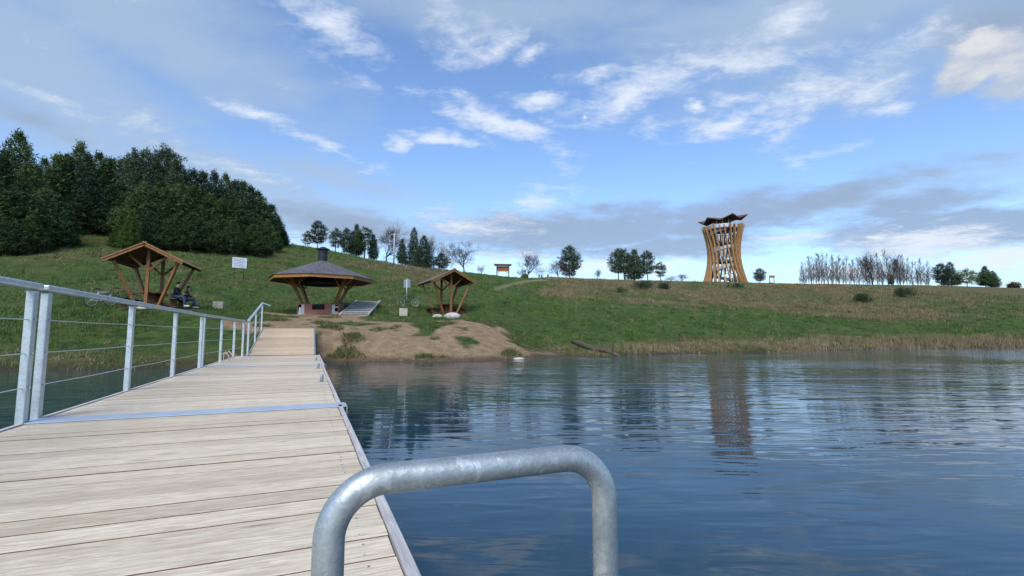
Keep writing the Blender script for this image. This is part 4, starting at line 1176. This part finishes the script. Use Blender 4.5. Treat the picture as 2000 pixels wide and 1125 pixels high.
for u, v, hpx, kd, lb in ((1690,592,30,'s1','dark green shrub on the right slope, left of two'),(1758,580,28,'s1','dark green shrub on the right slope, higher and right of the other'),
 (1255,566,24,'s1','bright green shrub below the ridge pine group'),(1302,565,20,'s1','grey green shrub right of the bright one below the pine group'),(1435,563,14,'s1','low shrub at the foot of the viewing tower'),
 (1215,572,14,'s1','small low shrub on the slope under the left ridge pine')):
    p = G(u, v); plant(('s1', 's2')[u % 2], p, hpx * p.y / 950, lb, wide=1.0, cat='shrub')

# bare broadleaf trees
def bare_tree(seed, H, trunk, spread, depth, kids, up, name, ratio=.74, narrow=False, mat=M_TWIG, r0=.02):
    rng = np.random.default_rng(seed); o = empty(name); tr = MB(); tw = MB()
    def grow(p, d, L, r, k):
        pts = [Vector(p)]; q = Vector(p); dd = Vector(d); n = 4 if k > 1 else 3
        for i in range(n):
            dd = (dd + Vector(rng.normal(size=3)) * (.11 if k < depth else .05) + Vector((0, 0, up)) * .5).normalized()
            q = q + dd * (L / n); pts.append(q.copy())
        rs = [max(.0125, r * (1 - .45 * i / n)) for i in range(n + 1)]
        (tr if k >= depth - 1 else tw).tube(pts, rs, 7 if k >= depth - 1 else (4 if r > .03 else 3), False)
        if k == 0:
            for j in range(3):
                b_ = pts[j + 1]; e_ = (dd + Vector(rng.normal(size=3)) * .38 + Vector((0, 0, .1))).normalized()
                tw.tube([b_, b_ + e_ * .95], [.011, .008], 3, False)
            return
        m = kids if k < depth else kids + 4
        for j in range(m):
            f = 1.0 if j == 0 else rng.uniform(.22 if k < depth else .62, .95)
            i = min(n - 1, int(f * n)); base = pts[i].lerp(pts[i + 1], f * n - i)
            ax = Vector(rng.normal(size=3)); ax = (ax - dd * ax.dot(dd)).normalized()
            ang = (spread * rng.uniform(.65, 1.25)) * (.35 if j == 0 else 1)
            nd = (dd * math.cos(ang) + ax * math.sin(ang)).normalized()
            grow(base, nd, L * ratio * rng.uniform(.75, 1.12) if k < depth else (H - trunk) * .36 * rng.uniform(.8, 1.1), max(.0125, rs[i] * (.62 if j else .8)), k - 1)
    grow((0, 0, -.3), (0, 0, 1), trunk + .3, H * r0, depth)
    zs = max(v[2] for v in tw.v) if tw.v else H
    tw.build('crown', mat, o); tr.build('trunk', M_BARK, o)
    o['unit'] = float(zs)
    return o
B = {'b1': bare_tree(31, 10, 2.2, .68, 5, 3, .07, 'bare_tree', .78), 'b2': bare_tree(35, 10, 2.3, .72, 5, 3, .06, 'bare_tree', .78), 'b3': bare_tree(39, 10, 1.8, .64, 5, 3, .09, 'bare_tree', .78)}
def make_birch(seed, name='birch_tree'):
    rng = np.random.default_rng(seed); o = empty(name); tr = MB(); tw = MB(); H = 10
    pts = [Vector((.25 * math.sin(z * .5 + seed), .2 * math.cos(z * .43 + seed), z)) for z in np.linspace(-.3, H, 12)]
    tr.tube(pts, [max(.025, .085 * (1 - i / 12.5)) for i in range(12)], 6)
    for i in range(64):
        z = rng.uniform(.5, 9.6); f = z / H; c = pts[min(11, int(f * 11))]
        a = rng.uniform(0, 6.28); L = (1 - f) * 1.9 + .7; L *= rng.uniform(.6, 1.2)
        e1 = Vector((math.cos(a) * .55, math.sin(a) * .55, .85)).normalized(); b0 = Vector((c.x, c.y, z))
        m = b0 + e1 * L * .5 + Vector((0, 0, .05)); e = b0 + e1 * L + Vector((0, 0, .25 * L))
        tw.tube([b0, m, e], [.024, .019, .014], 3, False)
        for j in range(3):
            g = b0.lerp(e, rng.uniform(.3, 1)); dd = (e1 + Vector(rng.normal(size=3)) * .5).normalized()
            tw.tube([g, g + dd * L * .28, g + (dd + Vector((0, 0, .3))).normalized() * L * .5], [.015, .013, .011], 3, False)
    tw.build('crown', M_BTWIG, o); tr.build('trunk', M_BIRCH, o); o['unit'] = 10.0
    return o
for k in range(4): B['t%d' % k] = make_birch(50 + k)
USEDB = set()
def plant_bare(kind, u, vt, y, label, group=None, wide=1.0, cat='tree'):
    b, h = tall(u, vt, y); src = B[kind]; s = h / src['unit']; sc = (s * wide, s * wide, s); rz = random.uniform(0, 6.28)
    if kind not in USEDB:
        USEDB.add(kind); o = src; o.location = b; o.scale = sc; o.rotation_euler = (0, 0, rz); o['label'] = label
        if group: o['group'] = group
    else:
        o = dup(src, b, rz, sc, label, group)
        if not group and 'group' in o: del o['group']
    o['category'] = cat
    return o
plant_bare('b1', 752, 425, 110, 'large bare tree rising above the dark pines left of the utility pole', wide=1.0)
plant_bare('b3', 846, 456, 112, 'bare tree half hidden behind the broad spruce', wide=.9)
plant_bare('b2', 906, 460, 112, 'round crowned bare tree alone on the ridge above the right shelter', wide=1.05)
plant_bare('b1', 1031, 485, 140, 'wide bare tree right of the notice board', wide=1.15)
plant_bare('b3', 1018, 520, 138, 'thin pale sapling under the left side of the wide bare tree', wide=1.0)
plant_bare('b2', 1091, 500, 150, 'small bare tree leaning beside the wide crowned ridge pine', wide=1.05)
plant_bare('b3', 1168, 523, 146, 'small budding sapling alone on the ridge between pines', wide=.9)
plant_bare('b2', 941, 514, 110, 'tiny leafy sapling on the ridge left of the notice board', wide=.8)
plant_bare('b1', 1335, 531, 150, 'low bare bush on the ridge left of the tower', wide=1.6, cat='shrub')
plant_bare('b2', 1312, 536, 150, 'lower bare bush between the sparse pine and the tower', wide=1.9, cat='shrub')
gi = 0
for i in range(74):
    u = 1562 + i * 3.55 + random.uniform(-4, 4)
    env = 486 + 16 * abs(math.sin(i * .35)) if u < 1690 else 492 + 14 * abs(math.sin(i * .5))
    if i < 8: env += (8 - i) * 3
    if i > 52: env += (i - 55) * .5
    plant_bare('t%d' % (i % 4), u, env + random.uniform(-6, 26), random.uniform(144, 166), 'slender bare birch among the leafless grove on the right ridge', 'birches of the leafless grove', wide=random.uniform(.8, 1.45))
plant_bare('b3', 1707, 482, 150, 'taller dark bare tree in the middle of the birch grove', wide=.75)
plant_bare('b1', 1748, 489, 150, 'dark forked bare tree right of the middle of the birch grove', wide=.75)
def leafy(u, vt, y, label, mat, wd=.5):
    b, h = tall(u, vt, y); o = empty('leafy_tree', b); rng = np.random.default_rng(int(u))
    n = 120; d = rng.normal(size=(n, 3)); d /= np.linalg.norm(d, axis=1)[:, None]; r = rng.uniform(.2, 1, (n, 1)) ** .5
    c = d * r * np.array([wd * h, wd * h, h * .42]) + np.array([0, 0, h * .56])
    v, f = needle_clumps(c, d, 22, .30, .11, rng, jit=.28, upb=.1)
    np_mesh('crown', v, f, mat, o); MB().tube([(0, 0, -.3), (.05, 0, h * .4), (0, .05, h * .9)], [.12, .08, .02], 6).build('trunk', M_BARK, o)
    tag(o, label, 'tree')
leafy(1893, 526, 147, 'pale yellow green leafing tree between the right ridge evergreens', M_LEAF, .55)
leafy(1985, 553, 150, 'low reddish bush at the far right of the ridge', M_RUST, .7)
leafy(1025, 538, 146, 'tiny green sapling below the wide crowned ridge pine', M_LEAF, .4)

# utility pole and its wires
p, h = tall(767, 455, 103)
o = empty('utility_pole', p)
MB().tube([(0, 0, -.3), (0, 0, h)], [.19, .12], 8).build('pole', M_POLEW, o, True)
MB().beam((-.7, 0, h - .3), (.7, 0, h - .3), .1, .1).build('crossarm', M_POLEW, o)
tag(o, 'pale utility pole on the ridge right of the large bare tree', 'utility pole')
for k, dz in enumerate((-.25, -.75)):
    a = p + Vector((0, 0, h + dz)); b = Vector((-75, 118, 27 + dz * 1.4)); pts = []
    for i in range(21):
        f = i / 20; q = a.lerp(b, f); q.z -= 4 * f * (1 - f) * 1.3; pts.append(q)
    tag(MB().tube(pts, .016, 5).build('power_cable', M_STEELD), ('upper' if k == 0 else 'lower') + ' thin power cable running left from the utility pole behind the wood', 'cable')

# log at the water's edge
a, b = G(1118, 674), G(1212, 697); b.z = WATER + .02; a.z += .18
pts = [a.lerp(b, i / 8) + Vector((0, 0, .05 * math.sin(i * 1.3))) for i in range(9)]
o = empty('fallen_log', a)
pp = [q - a for q in pts]
MB().tube(pp, [.10, .14, .15, .15, .14, .15, .13, .12, .08], 9).build('trunk', M_LOG, o, True)
for i, dv in ((5, (.1, -.1, .45)), (6, (.25, .1, .35)), (7, (-.1, -.2, .5))):
    MB().tube([pp[i], pp[i] + Vector(dv)], [.04, .018], 6).build('branch_stub', M_LOG, o)
tag(o, 'dead fallen log slanting from the grassy bank into the water', 'log')

# ------------------------------------------------------------------ grass, reeds, rough growth
def blades(cx, cy, cz, h, w, n, rng, lean=.55):
    c = np.repeat(np.stack([cx, cy, cz], 1), n, 0); hh = np.repeat(h, n)[:, None] * rng.uniform(.5, 1.25, (len(c), 1)); ww = np.repeat(w, n)[:, None]
    c[:, :2] += rng.normal(size=(len(c), 2)) * hh * .55
    a = rng.uniform(0, 6.28, len(c)); s = np.stack([np.cos(a), np.sin(a), 0 * a], 1) * ww
    t = rng.normal(size=(len(c), 3)) * lean * .6; t[:, 2] = 1; t = t * hh
    c[:, 2] -= .02
    v = np.stack([c - s, c + s, c + t], 1).reshape(-1, 3)
    return v, np.arange(len(v)).reshape(-1, 3)
def scatter(n, rng, r0, r1, a0=-49, a1=49):
    az = np.radians(rng.uniform(a0, a1, n)); r = np.exp(rng.uniform(math.log(r0), math.log(r1), n))
    x, y = r * np.sin(az), r * np.cos(az); return x, y, r, np.degrees(az)
M_GRASS = vcol_mat('grass_blades')
def free_of_built(x, y):
    t = x * T_.x + y * T_.y; d = x * D_.x + y * D_.y
    ok = ~((t > -2.3) & (t < .6) & (d < 23.2))
    for c, r in ((on(627, 32.2), 2.2), (SH1, 1.5), (SH2, 1.5)): ok &= np.hypot(x - c.x, y - c.y) > r
    s0, s1 = G(692, 615.5), on(719, 36.8); ab = np.array([s1.x - s0.x, s1.y - s0.y]); tt = np.clip(((x - s0.x) * ab[0] + (y - s0.y) * ab[1]) / (ab @ ab), 0, 1)
    ok &= np.hypot(x - s0.x - tt * ab[0], y - s0.y - tt * ab[1]) > 1.0
    return ok
def grass():
    rng = np.random.default_rng(77)
    x, y, r, az = scatter(95000, rng, 15, 165)
    z = tz(x, y); sand, dry, path, rust = zones(x, y)
    keep = (z > WATER + .05) & (sand < .30) & (path < .3) & free_of_built(x, y)
    x, y, z, r, dry, az = [q[keep] for q in (x, y, z, r, dry, az)]
    lush = fbm(x, y, 6, 61); tall_ = fbm(x, y, 3, 71)
    h = (.04 + .22 * np.clip((tall_ - .42) / .4, 0, 1) ** 1.6 + .12 * dry * tall_) * (r / 25) ** .5; w = .010 * (r / 22) ** .9
    v, f = blades(x, y, z, h, w, 6, rng)
    n = len(x); k = rng.uniform(0, 1, (n, 1)); dm = np.clip(dry + rng.normal(size=n) * .22, 0, 1)[:, None]
    g = np.array([.032, .070, .016]) * (1 - k) + np.array([.105, .162, .046]) * k
    g = g * (.75 + .5 * lush[:, None])
    dcol = np.array([.060, .066, .026]) * (1 - k) + np.array([.22, .185, .105]) * k
    col = g * (1 - dm) + dcol * dm
    cl = fbm(x, y, 2.2, 66, 3); col = col * (.58 + .92 * cl)[:, None]
    tint = np.repeat(np.concatenate([col, np.ones((n, 1))], 1), 18, 0)
    tag(np_mesh('grass', v, f, M_GRASS, None, 3, tint), 'short green and dry meadow grass covering the hillside', 'grass', None, 'stuff')
    x, y, r, az = scatter(5500, rng, 16, 120)
    z = tz(x, y); sand, dry, path, rust = zones(x, y); keep = (z > WATER + .15) & (sand < .25) & (path < .2) & free_of_built(x, y) & (fbm(x, y, 7, 95) > .42)
    x, y, z, r, dry = [q[keep] for q in (x, y, z, r, dry)]; n = len(x)
    h = rng.uniform(.12, .34, n) * (r / 30) ** .35; v, f = blades(x, y, z, h, .011 * (r / 22) ** .85, 16, rng, .8)
    k = rng.uniform(0, 1, (n, 1)); dm = (rng.random((n, 1)) < .15 + .6 * dry[:, None])
    col = np.where(dm, np.array([.13, .11, .055]) * (1 - k) + np.array([.26, .21, .12]) * k, np.array([.022, .055, .013]) * (1 - k) + np.array([.10, .165, .04]) * k)
    tag(np_mesh('tussocks', v, f, M_GRASS, None, 3, np.repeat(np.concatenate([col, np.ones((n, 1))], 1), 48, 0)), 'coarse grass tussocks standing out of the meadow', 'tussocks', None, 'stuff')
    # weeds on the bare sand
    x, y, r, az = scatter(60000, rng, 17, 34, -28, 6)
    z = tz(x, y); sand, dry, path, rust = zones(x, y); keep = (z > WATER + .12) & (sand > .15) & (rng.random(len(x)) < .55) & (fbm(x, y, 1.2, 33, 3) > .66) & free_of_built(x, y)
    x, y, z, r = [q[keep] for q in (x, y, z, r)]
    h = .07 + .16 * np.clip((fbm(x, y, 1.2, 33, 3) - .66) / .10, 0, 1); v, f = blades(x, y, z, h, np.full(len(x), .011), 8, rng, .8)
    k = rng.uniform(0, 1, (len(x), 1)); col = np.array([.035, .065, .016]) * (1 - k) + np.array([.10, .13, .04]) * k; col = np.where(rng.random((len(x), 1)) < .22, np.array([.22, .17, .10]), col)
    tag(np_mesh('weeds', v, f, M_GRASS, None, 3, np.repeat(np.concatenate([col, np.ones((len(x), 1))], 1), 24, 0)), 'green weed tufts growing through the sandy bank', 'weeds', None, 'stuff')
    # dry reeds along the far waterline and sparse ones left of the pier
    x, y, r, az = scatter(70000, rng, 15, 75)
    z = tz(x, y); hgt = z - WATER; sand = zones(x, y)[0]
    right = (az > 11) & (hgt > -.12) & (hgt < .15 + 1.0 * fbm(x, y, 9, 81)) & (fbm(x, y, 6, 82) > .36 + .24 * rng.random(len(x)))
    mid = (az > 4) & (az <= 16) & (hgt > -.10) & (hgt < .45) & (rng.random(len(x)) < .35)
    left = (az < -24) & (hgt > -.08) & (hgt < .5) & (fbm(x, y, 3, 83) > .52) & (rng.random(len(x)) < .3)
    lg0, lg1 = G(1118, 674), G(1212, 697); lab = np.array([lg1.x - lg0.x, lg1.y - lg0.y]); lt = np.clip(((x - lg0.x) * lab[0] + (y - lg0.y) * lab[1]) / (lab @ lab), 0, 1)
    nolog = (np.hypot(x - lg0.x - lt * lab[0], y - lg0.y - lt * lab[1]) > .9)
    keep = (right | mid | left) & nolog & (sand < .3) & free_of_built(x, y)
    x, y, z, r, az = [q[keep] for q in (x, y, z, r, az)]
    h = (.07 + .46 * fbm(x, y, 4, 84) ** 1.5) * np.where(az < -20, .75, 1.0); v, f = blades(x, y, z, h, .009 * (r / 22) ** .8, 6, rng, .5)
    n = len(x); k = rng.uniform(0, 1, (n, 1)); col = np.array([.13, .10, .055]) * (1 - k) + np.array([.34, .265, .17]) * k
    gr = (rng.random((n, 1)) < np.where(az < 14, .55, .12)[:, None]); col = np.where(gr, np.array([.10, .14, .04]), col)
    tag(np_mesh('reeds', v, f, M_GRASS, None, 3, np.repeat(np.concatenate([col, np.ones((n, 1))], 1), 18, 0)), 'dry straw coloured reeds along the waterline', 'reeds', None, 'stuff')
    # rough dead stalks on the slopes
    x, y, r, az = scatter(60000, rng, 45, 165, -22, 49)
    z = tz(x, y); dry = zones(x, y)[1]; keep = (dry > .45) & (fbm(x, y, 6, 91) > .50) & (az > -19)
    x, y, z, r = [q[keep] for q in (x, y, z, r)]
    h = .22 + .45 * fbm(x, y, 5, 92); v, f = blades(x, y, z, h, .022 * (r / 60) ** .8, 5, rng, .5)
    n = len(x); k = rng.uniform(0, 1, (n, 1)); col = np.array([.07, .07, .034]) * (1 - k) + np.array([.30, .235, .145]) * k
    tag(np_mesh('dead_stalks', v, f, M_GRASS, None, 3, np.repeat(np.concatenate([col, np.ones((n, 1))], 1), 15, 0)), 'tall dead stalks and rough growth on the upper slopes', 'dead stalks', None, 'stuff')
def pebbles():
    rng = np.random.default_rng(5)
    x, y, r, az = scatter(5000, rng, 18, 32, -24, 6)
    z = tz(x, y); sand = zones(x, y)[0]; keep = (sand > .7) & (z > WATER + .03) & free_of_built(x, y) & (rng.random(len(x)) < np.where(z < WATER + .25, .35, .10))
    mb = MB()
    for a, b, c in zip(x[keep], y[keep], z[keep]):
        q = rng.uniform(.015, .05); mb.ball((a, b, c + q * .2), (q * rng.uniform(.8, 1.5), q, q * .6), 6, 4, .15)
    tag(mb.build('pebbles', M_PEB), 'small pebbles scattered on the sandy bank', 'pebbles', None, 'stuff')
pebbles()
grass()
for o in list(B.values()):
    pass
for o in bpy.data.objects:
    if 'unit' in o: del o['unit']
